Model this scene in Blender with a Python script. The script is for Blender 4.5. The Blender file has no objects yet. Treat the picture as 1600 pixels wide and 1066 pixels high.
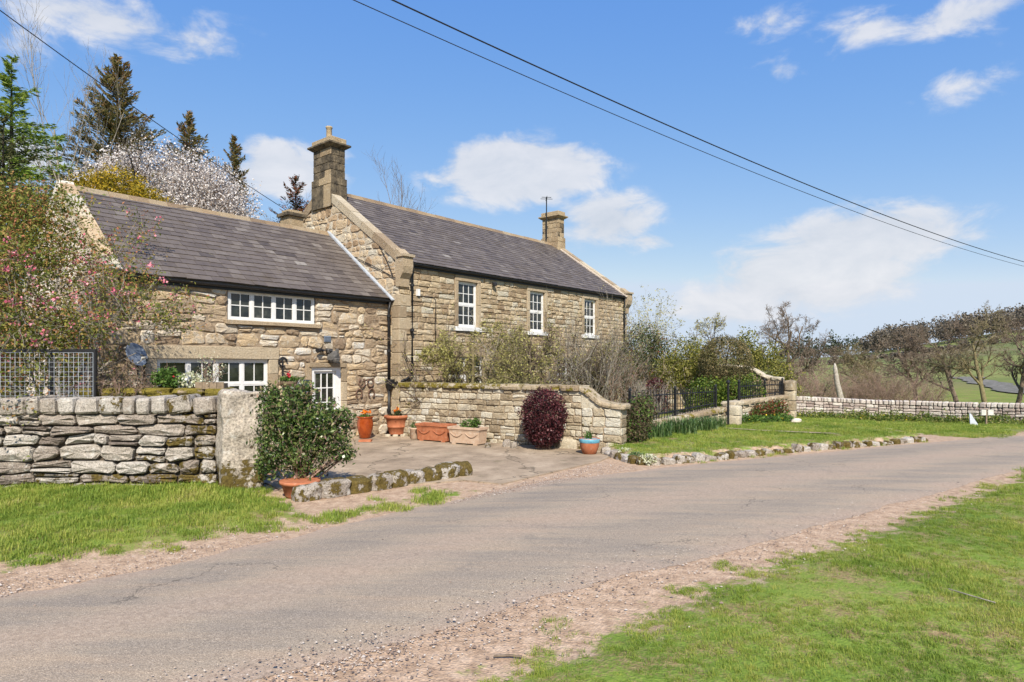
import bpy, math, random
import numpy as np
from mathutils import Vector, Matrix, noise as mnoise

sc = bpy.context.scene
R = math.radians
# ------------------------------------------------------------------ camera
CAM_H = 2.0
FPX, HORIZON = 1000.0, 570.0          # focal length and horizon row in pixels of the 1600 px photograph
cam = bpy.data.cameras.new("camera"); cam_o = bpy.data.objects.new("camera", cam)
sc.collection.objects.link(cam_o); sc.camera = cam_o
cam.sensor_width = 36.0; cam.lens = FPX / 1600 * 36
cam.shift_y = (533 - HORIZON) / 1600 * -1
cam_o.location = (0, 0, CAM_H); cam_o.rotation_euler = (R(90), 0, 0)
cam.clip_start = 0.1; cam.clip_end = 6000
# ------------------------------------------------------------------ light
SUN_AZ_DIR = Vector((0.12, -0.993, 0)).normalized()      # horizontal direction towards the sun
SUN_EL = R(43)
sun_dir = Vector((SUN_AZ_DIR.x * math.cos(SUN_EL), SUN_AZ_DIR.y * math.cos(SUN_EL), math.sin(SUN_EL)))
sl = bpy.data.lights.new("sun", 'SUN'); sl.energy = 4.4; sl.angle = R(0.9); sl.color = (1.0, 0.925, 0.80)
so = bpy.data.objects.new("sun", sl); sc.collection.objects.link(so)
so.rotation_euler = sun_dir.to_track_quat('Z', 'Y').to_euler(); so.location = (0, -20, 30)
sc.view_settings.view_transform = 'Standard'; sc.view_settings.look = 'None'
EXPO = 0.80
sc.view_settings.exposure = EXPO; sc.view_settings.gamma = 1.0
sc.view_settings.use_curve_mapping = False
sc.cycles.max_bounces = 6; sc.cycles.diffuse_bounces = 4; sc.cycles.glossy_bounces = 2
sc.cycles.transparent_max_bounces = 4; sc.cycles.transmission_bounces = 2
sc.cycles.caustics_reflective = False; sc.cycles.caustics_refractive = False
sc.cycles.use_adaptive_sampling = True; sc.cycles.adaptive_threshold = 0.02

class NT:
    """tiny node-tree writer"""
    def __init__(s, tree):
        s.t = tree; tree.nodes.clear()
    def n(s, typ, ins=None, **kw):
        nd = s.t.nodes.new(typ)
        for k, v in kw.items(): setattr(nd, k, v)
        if ins:
            for k, v in ins.items(): s.put(nd.inputs[k], v)
        return nd
    def put(s, sock, v):
        if isinstance(v, bpy.types.NodeSocket): s.t.links.new(v, sock)
        elif isinstance(v, bpy.types.Node): s.t.links.new(v.outputs[0], sock)
        else:
            if sock.type == 'RGBA' and len(v) == 3: v = (*v, 1)
            sock.default_value = v
    def math(s, op, a, b=0.0, c=0.0, clamp=False):
        nd = s.n('ShaderNodeMath', operation=op, use_clamp=clamp)
        s.put(nd.inputs[0], a); s.put(nd.inputs[1], b); s.put(nd.inputs[2], c)
        return nd.outputs[0]
    def noise(s, vec, scale, detail=4, rough=.55, dist=0.0, out='Fac'):
        nd = s.n('ShaderNodeTexNoise', {'Scale': scale, 'Detail': detail, 'Roughness': rough, 'Distortion': dist})
        if vec is not None: s.put(nd.inputs['Vector'], vec)
        return nd.outputs[out]
    def ramp(s, fac, stops, interp='LINEAR'):
        nd = s.n('ShaderNodeValToRGB'); cr = nd.color_ramp; cr.interpolation = interp
        while len(cr.elements) < len(stops): cr.elements.new(0.5)
        for e, (p, c) in zip(cr.elements, stops):
            e.position = p
            e.color = (c, c, c, 1) if isinstance(c, (int, float)) else (*c, 1)
        s.put(nd.inputs[0], fac); return nd.outputs[0]
    def mix(s, fac, a, b, mode='MIX'):
        nd = s.n('ShaderNodeMix', data_type='RGBA', blend_type=mode, clamp_factor=True)
        s.put(nd.inputs[0], fac); s.put(nd.inputs[6], a); s.put(nd.inputs[7], b)
        return nd.outputs[2]
    def attr(s, name, out='Fac'):
        return s.n('ShaderNodeAttribute', attribute_name=name).outputs[out]
    def pos(s): return s.n('ShaderNodeNewGeometry').outputs['Position']
    def bump(s, h, strength=.5, dist=.01, normal=None):
        nd = s.n('ShaderNodeBump', {'Strength': strength, 'Distance': dist, 'Height': h})
        if normal is not None: s.put(nd.inputs['Normal'], normal)
        return nd.outputs[0]

def sstep(nt, x, lo, hi):
    nd = nt.n('ShaderNodeMapRange', interpolation_type='SMOOTHSTEP')
    nt.put(nd.inputs['Value'], x); nd.inputs['From Min'].default_value = lo; nd.inputs['From Max'].default_value = hi
    return nd.outputs[0]

# ------------------------------------------------------------------ sky
world = bpy.data.worlds.new("World"); sc.world = world; world.use_nodes = True
w = NT(world.node_tree)
sky = w.n('ShaderNodeTexSky', sky_type='NISHITA', sun_disc=False)
sky.sun_elevation = SUN_EL
sky.sun_rotation = math.atan2(SUN_AZ_DIR.x, SUN_AZ_DIR.y)
sky.altitude = 1200; sky.air_density = 1.0; sky.dust_density = 0.1; sky.ozone_density = 2.5
dirv = w.n('ShaderNodeTexCoord').outputs['Generated']
def pix_dir(u, v): return Vector(((u - 800) / FPX, 1.0, (HORIZON - v) / FPX)).normalized()
# (pixel u, v, half width px, half height px, weight): the clouds that stand in the sky
CLOUDS = [(810, 268, 125, 48, 1.0), (835, 245, 70, 38, .6), (950, 345, 75, 42, .9), (1010, 375, 50, 16, .55), (1350, 372, 135, 46, 1.0), (1260, 430, 160, 60, .9),
          (1160, 480, 130, 40, .7), (150, 25, 190, 38, .6), (300, 65, 90, 40, .5), (30, 70, 70, 40, .35), (440, 262, 75, 42, .8), (500, 270, 50, 40, .6), (1200, 35, 55, 25, .46),
          (1215, 110, 45, 28, .46), (1360, 45, 100, 26, .46), (1520, 20, 120, 30, .56), (1510, 130, 80, 40, .33), (60, 250, 90, 60, .4)]
mask = None
for (u, v, hw, hh, wt) in CLOUDS:
    c = pix_dir(u, v); k = 1.0 / (1 + ((u - 800) / FPX) ** 2) ** .5
    sub = w.n('ShaderNodeVectorMath', {0: dirv, 1: c}, operation='SUBTRACT')
    rx, rz = hw * k / FPX * 1.5, hh * k / FPX * 1.5
    mul = w.n('ShaderNodeVectorMath', {0: sub.outputs[0], 1: (1 / rx, 1 / rx, 1 / rz)}, operation='MULTIPLY')
    ln = w.n('ShaderNodeVectorMath', {0: mul.outputs[0]}, operation='LENGTH').outputs['Value']
    g = w.math('MULTIPLY', w.math('SUBTRACT', 1.0, ln, clamp=True), wt)
    mask = g if mask is None else w.math('MAXIMUM', mask, g)
cmap = w.n('ShaderNodeMapping', {'Vector': dirv, 'Scale': (1, 1, 2.0)})
big = w.noise(cmap.outputs[0], 2.6, 3, .5)
# everywhere the camera does not look: the same scattered cloud, from noise alone
behind = w.math('MULTIPLY', sstep(w, big, .56, .74), .55)
sep = w.n('ShaderNodeSeparateXYZ', {0: dirv})
behind = w.math('MULTIPLY', behind, sstep(w, w.math('MULTIPLY', sep.outputs[1], -1.0), -.35, .1))
mask = w.math('MAXIMUM', mask, behind)
fine = w.noise(cmap.outputs[0], 11.0, 9, .60, .35)
dens = w.math('ADD', w.math('MULTIPLY', mask, 1.15), w.math('MULTIPLY', w.math('SUBTRACT', fine, .5), 1.5))
dens = sstep(w, dens, .20, .62)
dens = w.math('MULTIPLY', dens, sstep(w, mask, 0.0, .28))
# the photograph's tone curve for the sky: each channel x -> gain * x ** power
srgb = w.n('ShaderNodeSeparateColor', {0: sky.outputs[0]}); SKY_S = .1; kk = 1.0 / (SKY_S * 2 ** EXPO)
ch = [w.math('MULTIPLY', w.math('POWER', w.math('MULTIPLY', srgb.outputs[i], .164), pw_), gn * kk) for i, (pw_, gn) in enumerate(((1.02, 1.0), (.62, .78), (.17, .885)))]
ch = [w.math('MINIMUM', c_, m_ * kk) for c_, m_ in zip(ch, (.64, .745, .885))]
skyc = w.n('ShaderNodeCombineColor', {0: ch[0], 1: ch[1], 2: ch[2]}).outputs[0]
cloudc = w.ramp(fine, [(.3, tuple(kk * x for x in (.66, .70, .77))), (.7, tuple(kk * x for x in (.86, .86, .89)))])
skyc = w.mix(w.math('MULTIPLY', dens, .86), skyc, cloudc)
bg = w.n('ShaderNodeBackground', {'Color': skyc, 'Strength': SKY_S})
wo = w.n('ShaderNodeOutputWorld', {'Surface': bg.outputs[0]})

# ------------------------------------------------------------------ pixel <-> place
def P(u, v, z=0.0):
    d = (CAM_H - z) * FPX / (v - HORIZON)
    return Vector(((u - 800) / FPX * d, d, z))
def U(u, d, v=HORIZON): return Vector(((u - 800) / FPX * d, d, CAM_H - (v - HORIZON) / FPX * d))

# ------------------------------------------------------------------ object helpers
def link(o): sc.collection.objects.link(o); return o
def tag(o, label=None, cat=None, group=None, kind=None):
    if label: o['label'] = label
    if cat: o['category'] = cat
    if group: o['group'] = group
    if kind: o['kind'] = kind
    return o
def empty(name, loc=(0, 0, 0), rz=0.0, label=None, cat=None, group=None):
    o = link(bpy.data.objects.new(name, None)); o.location = loc; o.rotation_euler = (0, 0, rz)
    o.empty_display_size = .2
    return tag(o, label, cat, group, 'thing' if cat else None)

class MB:
    def __init__(s): s.v = []; s.f = []; s.r = []; s.m = []; s.smooth = False
    def face(s, idx, r=0.5, m=0.0): s.f.append(idx); s.r.append(r); s.m.append(m)
    def box(s, F, a0, a1, b0, b1, n0, n1, r=.5, m=0.0, tp=0.0):
        """axis box in a frame F=(O,A,B,N): a along, b up, n out; tp shrinks the top"""
        O, A, B, N = F; i = len(s.v)
        for b, t in ((b0, 0), (b1, tp)):
            for a, n in ((a0 + t, n0 + t), (a1 - t, n0 + t), (a1 - t, n1 - t), (a0 + t, n1 - t)):
                s.v.append(O + A * a + B * b + N * n)
        for q in ((0, 3, 2, 1), (4, 5, 6, 7), (0, 1, 5, 4), (1, 2, 6, 5), (2, 3, 7, 6), (3, 0, 4, 7)):
            s.face([i + k for k in q], r, m)
    def tube(s, pts, rad, k=6, cap=True, r=.5):
        pts = [Vector(p) for p in pts]; n = len(pts); i0 = len(s.v)
        if not hasattr(rad, '__len__'): rad = [rad] * n
        up = Vector((0, 0, 1))
        for j, p in enumerate(pts):
            d = (pts[min(j + 1, n - 1)] - pts[max(j - 1, 0)]).normalized()
            x = d.cross(up)
            if x.length < .05: x = d.cross(Vector((1, 0, 0)))
            x.normalize(); y = x.cross(d)
            for q in range(k):
                a = 2 * math.pi * q / k
                s.v.append(p + (x * math.cos(a) + y * math.sin(a)) * rad[j])
        for j in range(n - 1):
            for q in range(k):
                a, b = i0 + j * k + q, i0 + j * k + (q + 1) % k
                s.face([a, b, b + k, a + k], r)
        if cap:
            s.face([i0 + q for q in range(k)][::-1], r); s.face([i0 + (n - 1) * k + q for q in range(k)], r)
    def lathe(s, prof, k=20, c=(0, 0, 0), r=.5):
        c = Vector(c); i0 = len(s.v)
        for (rr, z) in prof:
            for q in range(k):
                a = 2 * math.pi * q / k; s.v.append(c + Vector((rr * math.cos(a), rr * math.sin(a), z)))
        for j in range(len(prof) - 1):
            for q in range(k):
                a, b = i0 + j * k + q, i0 + j * k + (q + 1) % k
                s.face([a, b, b + k, a + k], r)
        s.face([i0 + (len(prof) - 1) * k + q for q in range(k)], r)
    def rock(s, c, size, axes, rng, r=.5, m=0.0, p=.55, rough=.07, nu=8, nv=5):
        """rounded boxy stone: superellipsoid with noise"""
        X, Y, Z = axes; i0 = len(s.v); sd = rng.random() * 100
        def pw(x): return math.copysign(abs(x) ** p, x)
        def pt(th, ph):
            q = Vector((pw(math.cos(ph)) * pw(math.cos(th)), pw(math.cos(ph)) * pw(math.sin(th)), pw(math.sin(ph))))
            q *= 1 + rough * 2 * mnoise.noise(q * 1.3 + Vector((sd, sd * .7, 0)))
            return c + X * q.x * size[0] / 2 + Y * q.y * size[1] / 2 + Z * q.z * size[2] / 2
        for j in range(1, nv):
            ph = -math.pi / 2 + math.pi * j / nv
            for q in range(nu): s.v.append(pt(2 * math.pi * (q + .5) / nu, ph))
        b = len(s.v); s.v.append(pt(0, -math.pi / 2)); s.v.append(pt(0, math.pi / 2))
        for j in range(nv - 2):
            for q in range(nu):
                a, a2 = i0 + j * nu + q, i0 + j * nu + (q + 1) % nu
                s.face([a, a2, a2 + nu, a + nu], r, m)
        for q in range(nu):
            s.face([i0 + (q + 1) % nu, i0 + q, b], r, m)
            t0 = i0 + (nv - 2) * nu
            s.face([t0 + q, t0 + (q + 1) % nu, b + 1], r, m)
    def stone(s, poly, F, depth, proud, bev, rough, rng, r=.5, m=0.0):
        O, A, B, N = F; n = len(poly); i0 = len(s.v)
        cx = sum(p[0] for p in poly) / n; cy = sum(p[1] for p in poly) / n
        for (a, b) in poly: s.v.append(O + A * a + B * b - N * depth)
        for (a, b) in poly: s.v.append(O + A * a + B * b + N * (proud - bev))
        for (a, b) in poly:
            dx, dy = cx - a, cy - b; L = max(1e-4, math.hypot(dx, dy)); k = min(bev * 1.3 / L, .45)
            s.v.append(O + A * (a + dx * k) + B * (b + dy * k) + N * (proud + rng.uniform(-rough, rough)))
        s.v.append(O + A * (cx + rng.uniform(-.2, .2) * (poly[2][0] - cx)) + B * cy + N * (proud + rng.uniform(-.4, 1.6) * rough))
        for q in range(n):
            q2 = (q + 1) % n
            s.face([i0 + q, i0 + q2, i0 + n + q2, i0 + n + q], r, m)
            s.face([i0 + n + q, i0 + n + q2, i0 + 2 * n + q2, i0 + 2 * n + q], r, m)
            s.face([i0 + 2 * n + q, i0 + 2 * n + q2, i0 + 3 * n], r, m)
    def join(s, o):
        i = len(s.v); s.v += o.v; s.f += [[k + i for k in f] for f in o.f]; s.r += o.r; s.m += o.m
    def centre(s):
        c = Vector((0, 0, 0))
        for p in s.v: c += p
        return c / max(1, len(s.v))
    def build(s, name, mat, parent=None, smooth=None, recentre=False):
        c = s.centre() if recentre else Vector((0, 0, 0))
        me = bpy.data.meshes.new(name)
        me.from_pydata([tuple(p - c) for p in s.v] if recentre else [tuple(p) for p in s.v], [], s.f)
        if s.f:
            at = me.attributes.new('rnd', 'FLOAT', 'FACE'); at.data.foreach_set('value', s.r)
            if any(s.m):
                at = me.attributes.new('moss', 'FLOAT', 'FACE'); at.data.foreach_set('value', s.m)
        if s.smooth if smooth is None else smooth:
            me.polygons.foreach_set('use_smooth', [True] * len(me.polygons))
        me.materials.append(mat); me.update()
        o = link(bpy.data.objects.new(name, me)); o.location = c
        if parent is not None: o.parent = parent
        return o

def np_mesh(name, V, Fc, mat, parent=None, rnd=None, smooth=False):
    """V (n,3), Fc (m,k) arrays -> object"""
    V = np.asarray(V, dtype=np.float32); Fc = np.asarray(Fc, dtype=np.int32); m, k = Fc.shape
    me = bpy.data.meshes.new(name)
    me.vertices.add(len(V)); me.vertices.foreach_set('co', V.ravel())
    me.loops.add(m * k); me.loops.foreach_set('vertex_index', Fc.ravel())
    me.polygons.add(m); me.polygons.foreach_set('loop_start', np.arange(0, m * k, k, dtype=np.int32))
    me.update(calc_edges=True)
    if smooth: me.polygons.foreach_set('use_smooth', np.ones(m, dtype=bool))
    if rnd is not None:
        at = me.attributes.new('rnd', 'FLOAT', 'FACE'); at.data.foreach_set('value', np.asarray(rnd, dtype=np.float32))
    me.materials.append(mat)
    o = link(bpy.data.objects.new(name, me))
    if parent is not None: o.parent = parent
    return o

def pieces(name, items, mat, parent, thing_origin, limit=300, smooth=False):
    """items: MBs in the parent's space. The ones that show largest become objects, the rest one stuff part"""
    M = thing_origin
    sized = []
    for it in items:
        c = M @ it.centre(); P0 = it.v[0]; ext = max((p - P0).length for p in it.v)
        d = (c - Vector((0, 0, CAM_H))).length
        vis = 1.0 if c.y > 1 and abs(c.x / c.y) < .84 else .02
        sized.append((ext / d * vis, it))
    sized.sort(key=lambda x: -x[0])
    for k, (s_, it) in enumerate(sized[:limit]): it.build(name, mat, parent, smooth=smooth, recentre=True)
    rest = MB()
    for s_, it in sized[limit:]: rest.join(it)
    if rest.f:
        o = rest.build(name + '_rest', mat, parent, smooth=smooth); o['kind'] = 'stuff'

def courses(a0, a1, keys, hm, wm, jit, rng, openings=(), clip=None, gap=.012, split=.12, hvar=.25, corner=.14):
    """coursed rubble: returns (list of outlines, list of mortar rectangles)"""
    zs = []
    keys = sorted(keys)
    for z0, z1 in zip(keys[:-1], keys[1:]):
        n = max(1, round((z1 - z0) / hm)); cuts = [1 + rng.uniform(-hvar, hvar) for _ in range(n)]; t = sum(cuts); z = z0
        for c in cuts: zs.append(z); z += (z1 - z0) * c / t
    zs.append(keys[-1]); sd = rng.random() * 50
    def edge(k, a):
        if k == 0 or k == len(zs) - 1: return zs[k]
        return zs[k] + jit * mnoise.noise(Vector((a * 1.7 + sd, k * 7.3, sd))) * 1.6
    polys, rects = [], []
    for k in range(len(zs) - 1):
        zm = (zs[k] + zs[k + 1]) / 2; h = zs[k + 1] - zs[k]
        lo, hi = (a0, a1) if clip is None else clip(zm)
        iv = [(lo, hi)]
        for (oa0, oa1, ob0, ob1) in openings:
            if min(ob1, zs[k + 1]) - max(ob0, zs[k]) > .02:
                nv = []
                for (l, r_) in iv:
                    if oa1 <= l or oa0 >= r_: nv.append((l, r_))
                    else:
                        if oa0 > l: nv.append((l, oa0))
                        if oa1 < r_: nv.append((oa1, r_))
                iv = nv
        for (l, r_) in iv:
            if r_ - l < .04: continue
            rects.append((l, r_, zs[k], zs[k + 1]))
            js = [l]
            while True:
                nx = js[-1] + wm * rng.choice((.55, .75, .9, 1.0, 1.15, 1.35, 1.6)) * rng.uniform(.9, 1.1)
                if nx > r_ - wm * .45: break
                js.append(nx)
            js.append(r_)
            tl = [0] + [rng.uniform(-jit, jit) * .7 for _ in js[1:-1]] + [0]
            for q in range(len(js) - 1):
                parts = [(0, 1)]
                if rng.random() < split and h > .15: m_ = rng.uniform(.35, .65); parts = [(0, m_), (m_, 1)]
                for (p0, p1) in parts:
                    def pt(s_, t_):
                        t2 = p0 + (p1 - p0) * t_
                        al = js[q] + tl[q] * (2 * t2 - 1); ar = js[q + 1] + tl[q + 1] * (2 * t2 - 1)
                        a = al + (ar - al) * s_
                        zb, zt = edge(k, a), edge(k + 1, a)
                        g = gap / 2
                        x = a + (g if s_ < .5 else -g if s_ > .5 else 0)
                        y = zb + (zt - zb) * t2; y += g if t_ < .5 else -g if t_ > .5 else 0
                        return (x, y)
                    w_ = js[q + 1] - js[q]; hh = h * (p1 - p0); c_ = corner * min(w_, hh)
                    cs = [c_ * rng.uniform(.3, 1.5) for _ in range(8)]
                    u_ = lambda i: min(.4, cs[i] / w_); v_ = lambda i: min(.4, cs[i] / hh)
                    wob = lambda: rng.uniform(-.5, .5) * jit * .5
                    raw = [(u_(0), 0), (.5 + rng.uniform(-.15, .15), .001), (1 - u_(1), 0), (1, v_(2)), (.999, .5), (1, 1 - v_(3)),
                           (1 - u_(4), 1), (.5 + rng.uniform(-.15, .15), .999), (u_(5), 1), (0, 1 - v_(6)), (.001, .5), (0, v_(7))]
                    polys.append([pt(*p) for p in raw])
    return polys, rects
# ------------------------------------------------------------------ materials
def material(name):
    m = bpy.data.materials.new(name); m.use_nodes = True
    return m, NT(m.node_tree)
def finish(nt, color, rough=.8, normal=None, metallic=0.0, spec=.3, **kw):
    b = nt.n('ShaderNodeBsdfPrincipled', {'Base Color': color, 'Roughness': rough, 'Metallic': metallic, 'Specular IOR Level': spec})
    if normal is not None: nt.put(b.inputs['Normal'], normal)
    nt.n('ShaderNodeOutputMaterial', {'Surface': b.outputs[0]})
    return b
def stone_mat(name, stops, speck=.5, lichen=.25, lichen_c=(.50, .49, .43), moss_c=(.062, .045, .013), bump=.9, soot=None, grain=28, sat=.93):
    m, t = material(name); p = t.pos(); r = t.attr('rnd')
    big = t.noise(p, 2.2, 3); mid = t.noise(p, 11, 4, .6); fine = t.noise(p, grain * 2.2, 3, .65)
    f = t.math('ADD', r, t.math('MULTIPLY', t.math('SUBTRACT', mid, .5), .55))
    f = t.math('ADD', f, t.math('MULTIPLY', t.math('SUBTRACT', big, .5), .35))
    c = t.ramp(f, stops)
    c = t.mix(t.math('MULTIPLY', speck, 1.0), c, t.ramp(fine, [(.28, (.30, .27, .25)), (.5, (.92, .92, .92)), (.72, (1.45, 1.4, 1.35))]), 'MULTIPLY')
    c = t.mix(.75, c, t.ramp(t.noise(p, 24, 7, .82), [(.30, (.48, .46, .44)), (.46, (.95, .95, .95)), (.60, (1.1, 1.1, 1.1)), (.72, (1.45, 1.42, 1.38))]), 'MULTIPLY')
    # iron staining and pale lichen, patches with a shape of their own
    l = sstep(t, t.noise(p, 7.5, 6, .7), .56, .66)
    c = t.mix(t.math('MULTIPLY', l, lichen), c, lichen_c)
    d = sstep(t, t.noise(p, 5.0, 6, .75, .3), .57, .70)
    c = t.mix(t.math('MULTIPLY', d, .45), c, (.10, .08, .06))
    if soot:
        s = sstep(t, t.attr('rnd'), *soot)
        c = t.mix(t.math('MULTIPLY', s, t.ramp(t.noise(p, 4, 5, .7), [(.35, .55), (.6, .92)])), c, (.026, .023, .020))
    c = t.n('ShaderNodeHueSaturation', {'Saturation': sat, 'Value': 1.04, 'Color': c}).outputs[0]
    ms = t.math('ADD', t.attr('moss'), t.math('MULTIPLY', t.math('SUBTRACT', t.noise(p, 6, 5, .7), .5), 1.6))
    ms = sstep(t, ms, .48, .60)
    mc = t.ramp(t.noise(p, 30, 3), [(.3, moss_c), (.7, tuple(x * 2.3 for x in moss_c))])
    c = t.mix(ms, c, mc)
    h = t.math('ADD', t.math('MULTIPLY', t.noise(p, grain, 6, .7), 1.0), t.math('MULTIPLY', ms, .35))
    n = t.bump(h, bump, .03)
    finish(t, c, .92, n, spec=.15)
    return m
M = {}
M['rubble'] = stone_mat('rubble_sandstone', [(.0, (.22, .155, .10)), (.2, (.32, .235, .15)), (.42, (.42, .32, .205)), (.56, (.46, .335, .19)), (.7, (.44, .375, .29)), (.9, (.54, .46, .345)), (1, (.50, .475, .43))], .6, .45)
M['ashlar'] = stone_mat('coursed_sandstone', [(.0, (.24, .17, .10)), (.25, (.34, .255, .155)), (.5, (.40, .31, .19)), (.75, (.45, .36, .235)), (1, (.44, .40, .31))], .6, .32)
M['gable'] = stone_mat('gable_sandstone', [(.0, (.28, .19, .11)), (.3, (.42, .30, .18)), (.55, (.48, .36, .22)), (.8, (.50, .42, .30)), (1, (.46, .42, .34))], .5, .3)
M['pale'] = stone_mat('pale_limewashed_stone', [(.0, (.42, .33, .26)), (.5, (.56, .48, .40)), (1, (.64, .58, .50))], .4, .25)
M['dressed'] = stone_mat('dressed_sandstone', [(.0, (.25, .185, .115)), (.5, (.36, .275, .175)), (1, (.42, .34, .23))], .4, .2)
M['garden'] = stone_mat('garden_wall_sandstone', [(.0, (.23, .175, .11)), (.25, (.345, .275, .18)), (.5, (.42, .355, .25)), (.75, (.475, .42, .315)), (1, (.49, .465, .40))], .6, .4, bump=.9)
M['drystone'] = stone_mat('dry_stone', [(.0, (.16, .128, .105)), (.3, (.265, .22, .18)), (.6, (.345, .30, .25)), (1, (.41, .375, .33))], .8, .55, (.50, .485, .445), bump=1.0, grain=22, sat=.88)
M['pillar'] = stone_mat('rough_pillar_stone', [(.0, (.22, .18, .14)), (.5, (.36, .31, .25)), (1, (.44, .40, .34))], .9, .6, (.54, .52, .47), bump=1.0, grain=13)
M['farwall'] = stone_mat('pink_grey_dry_stone', [(.0, (.30, .23, .20)), (.5, (.45, .38, .33)), (1, (.55, .50, .44))], .5, .4)
M['chimney'] = stone_mat('sooty_chimney_stone', [(.0, (.24, .17, .10)), (.5, (.38, .29, .175)), (1, (.40, .31, .19))], .5, .2, soot=(.60, .66))
M['coping'] = stone_mat('mossy_coping_stone', [(.0, (.26, .19, .12)), (.5, (.36, .28, .18)), (1, (.44, .38, .28))], .5, .3, moss_c=(.10, .08, .016))
def plain(name, col, rough=.6, var=.25, scale=8, bump=0.0, metallic=0.0, spec=.35):
    m, t = material(name); p = t.pos()
    n1 = t.noise(p, scale, 5, .6)
    c = t.mix(1.0, col, t.ramp(n1, [(.25, (1 - var,) * 3), (.75, (1 + var,) * 3)]), 'MULTIPLY')
    finish(t, c, rough, t.bump(n1, bump, .01) if bump else None, metallic, spec)
    return m
M['mortar'] = plain('lime_mortar', (.27, .205, .14), .95, .4, 14, .8)
M['mortar_pale'] = plain('pale_mortar', (.40, .34, .26), .95, .3, 14, .8)
M['joint_dark'] = plain('dark_wall_core', (.075, .058, .042), .95, .4, 8, .8)
M['white'] = plain('white_paint', (.64, .635, .62), .45, .10, 9)
M['black'] = plain('black_cast_iron', (.014, .014, .016), .42, .3, 12)
M['lead'] = plain('lead_flashing', (.36, .39, .43), .55, .22, 6)
M['ridge_tile'] = stone_mat('ridge_tile', [(.0, (.17, .12, .08)), (.5, (.27, .19, .11)), (1, (.30, .24, .16))], .6, .4, (.36, .31, .16))
M['dark_door'] = plain('dark_blue_door_paint', (.02, .025, .05), .4, .2, 6)
M['grey_metal'] = plain('grey_dish_metal', (.16, .19, .24), .45, .2, 6)
M['iron_rust'] = plain('rusty_iron', (.13, .075, .05), .8, .4, 20)
M['cable'] = plain('cable_rubber', (.012, .012, .013), .6, .1)
M['slate_sign'] = plain('slate_plate', (.035, .045, .055), .5, .2, 10)
M['wood_sign'] = plain('pale_board', (.50, .49, .45), .7, .2, 9)
M['wood'] = plain('weathered_wood', (.20, .15, .10), .85, .35, 15, .4)
M['carved'] = plain('dark_carved_stone', (.085, .08, .075), .9, .5, 18, .9)
def slate():
    m, t = material('purple_slate'); p = t.pos(); r = t.attr('rnd')
    f = t.math('ADD', r, t.math('MULTIPLY', t.math('SUBTRACT', t.noise(p, 6, 4, .65), .5), .6))
    c = t.ramp(f, [(.0, (.050, .040, .036)), (.35, (.094, .076, .066)), (.65, (.122, .101, .087)), (.88, (.160, .137, .119)), (1, (.225, .202, .18))])
    br = sstep(t, t.noise(p, 1.1, 5, .7), .52, .68)
    c = t.mix(t.math('MULTIPLY', br, .55), c, (.085, .064, .042))
    li = sstep(t, t.noise(p, 3.1, 7, .78), .62, .70)
    c = t.mix(t.math('MULTIPLY', li, .7), c, (.24, .22, .13))
    n = t.bump(t.noise(p, 26, 5, .7), .35, .01)
    finish(t, c, .62, n, spec=.4)
    return m
M['slate'] = slate()
def glass():
    m, t = material('window_glass'); p = t.pos()
    n = t.bump(t.noise(p, 3.0, 2), .12, .02)
    c = t.ramp(t.noise(p, 3.5, 4, .6), [(.42, (.010, .012, .011)), (.62, (.030, .034, .027)), (.75, (.085, .085, .07))])
    finish(t, c, .035, n, spec=.55)
    return m
M['glass'] = glass()
def terracotta(name, c0, c1, rough, bump=.3, patina=.35, pc=(.45, .36, .28)):
    m, t = material(name); p = t.pos()
    c = t.ramp(t.noise(p, 9, 5, .65), [(.3, c0), (.7, c1)])
    c = t.mix(t.math('MULTIPLY', sstep(t, t.noise(p, 14, 6, .75), .55, .68), patina), c, pc)
    finish(t, c, rough, t.bump(t.noise(p, 40, 4), bump, .006), spec=.5 if rough < .4 else .25)
    return m
M['terracotta'] = terracotta('terracotta', (.30, .098, .045), (.42, .155, .075), .8)
M['glazed'] = terracotta('orange_glaze', (.20, .032, .007), (.33, .066, .012), .16, .05, .12, (.10, .02, .01))
M['pale_pot'] = terracotta('pale_weathered_terracotta', (.38, .25, .17), (.50, .38, .28), .9, .5, .7, (.50, .46, .40))
M['blue_glaze'] = terracotta('blue_glaze_band', (.05, .20, .30), (.16, .38, .46), .3, .1, .4, (.5, .55, .55))
M['soil'] = plain('soil', (.05, .035, .024), .95, .4, 20, .8)

# ------------------------------------------------------------------ frame of the house
E1 = Vector((0.6454, 0.7638, 0)); E2 = Vector((-0.7638, 0.6454, 0)); Z = Vector((0, 0, 1))
C0 = Vector((-3.22, 18.3, 0)); HROT = math.atan2(E1.y, E1.x)
HM = Matrix.Translation(C0) @ Matrix.Rotation(HROT, 4, 'Z')
X_, Y_ = Vector((1, 0, 0)), Vector((0, 1, 0))
LEN, DEP, EAVE, RIDGE = 12.83, 7.68, 4.96, 7.62           # main range
WL, WS, WEAVE, WRIDGE, WD = 7.3, .4, 3.90, 6.12, 6.0     # wing: length, set-back, eaves, ridge, depth

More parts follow.
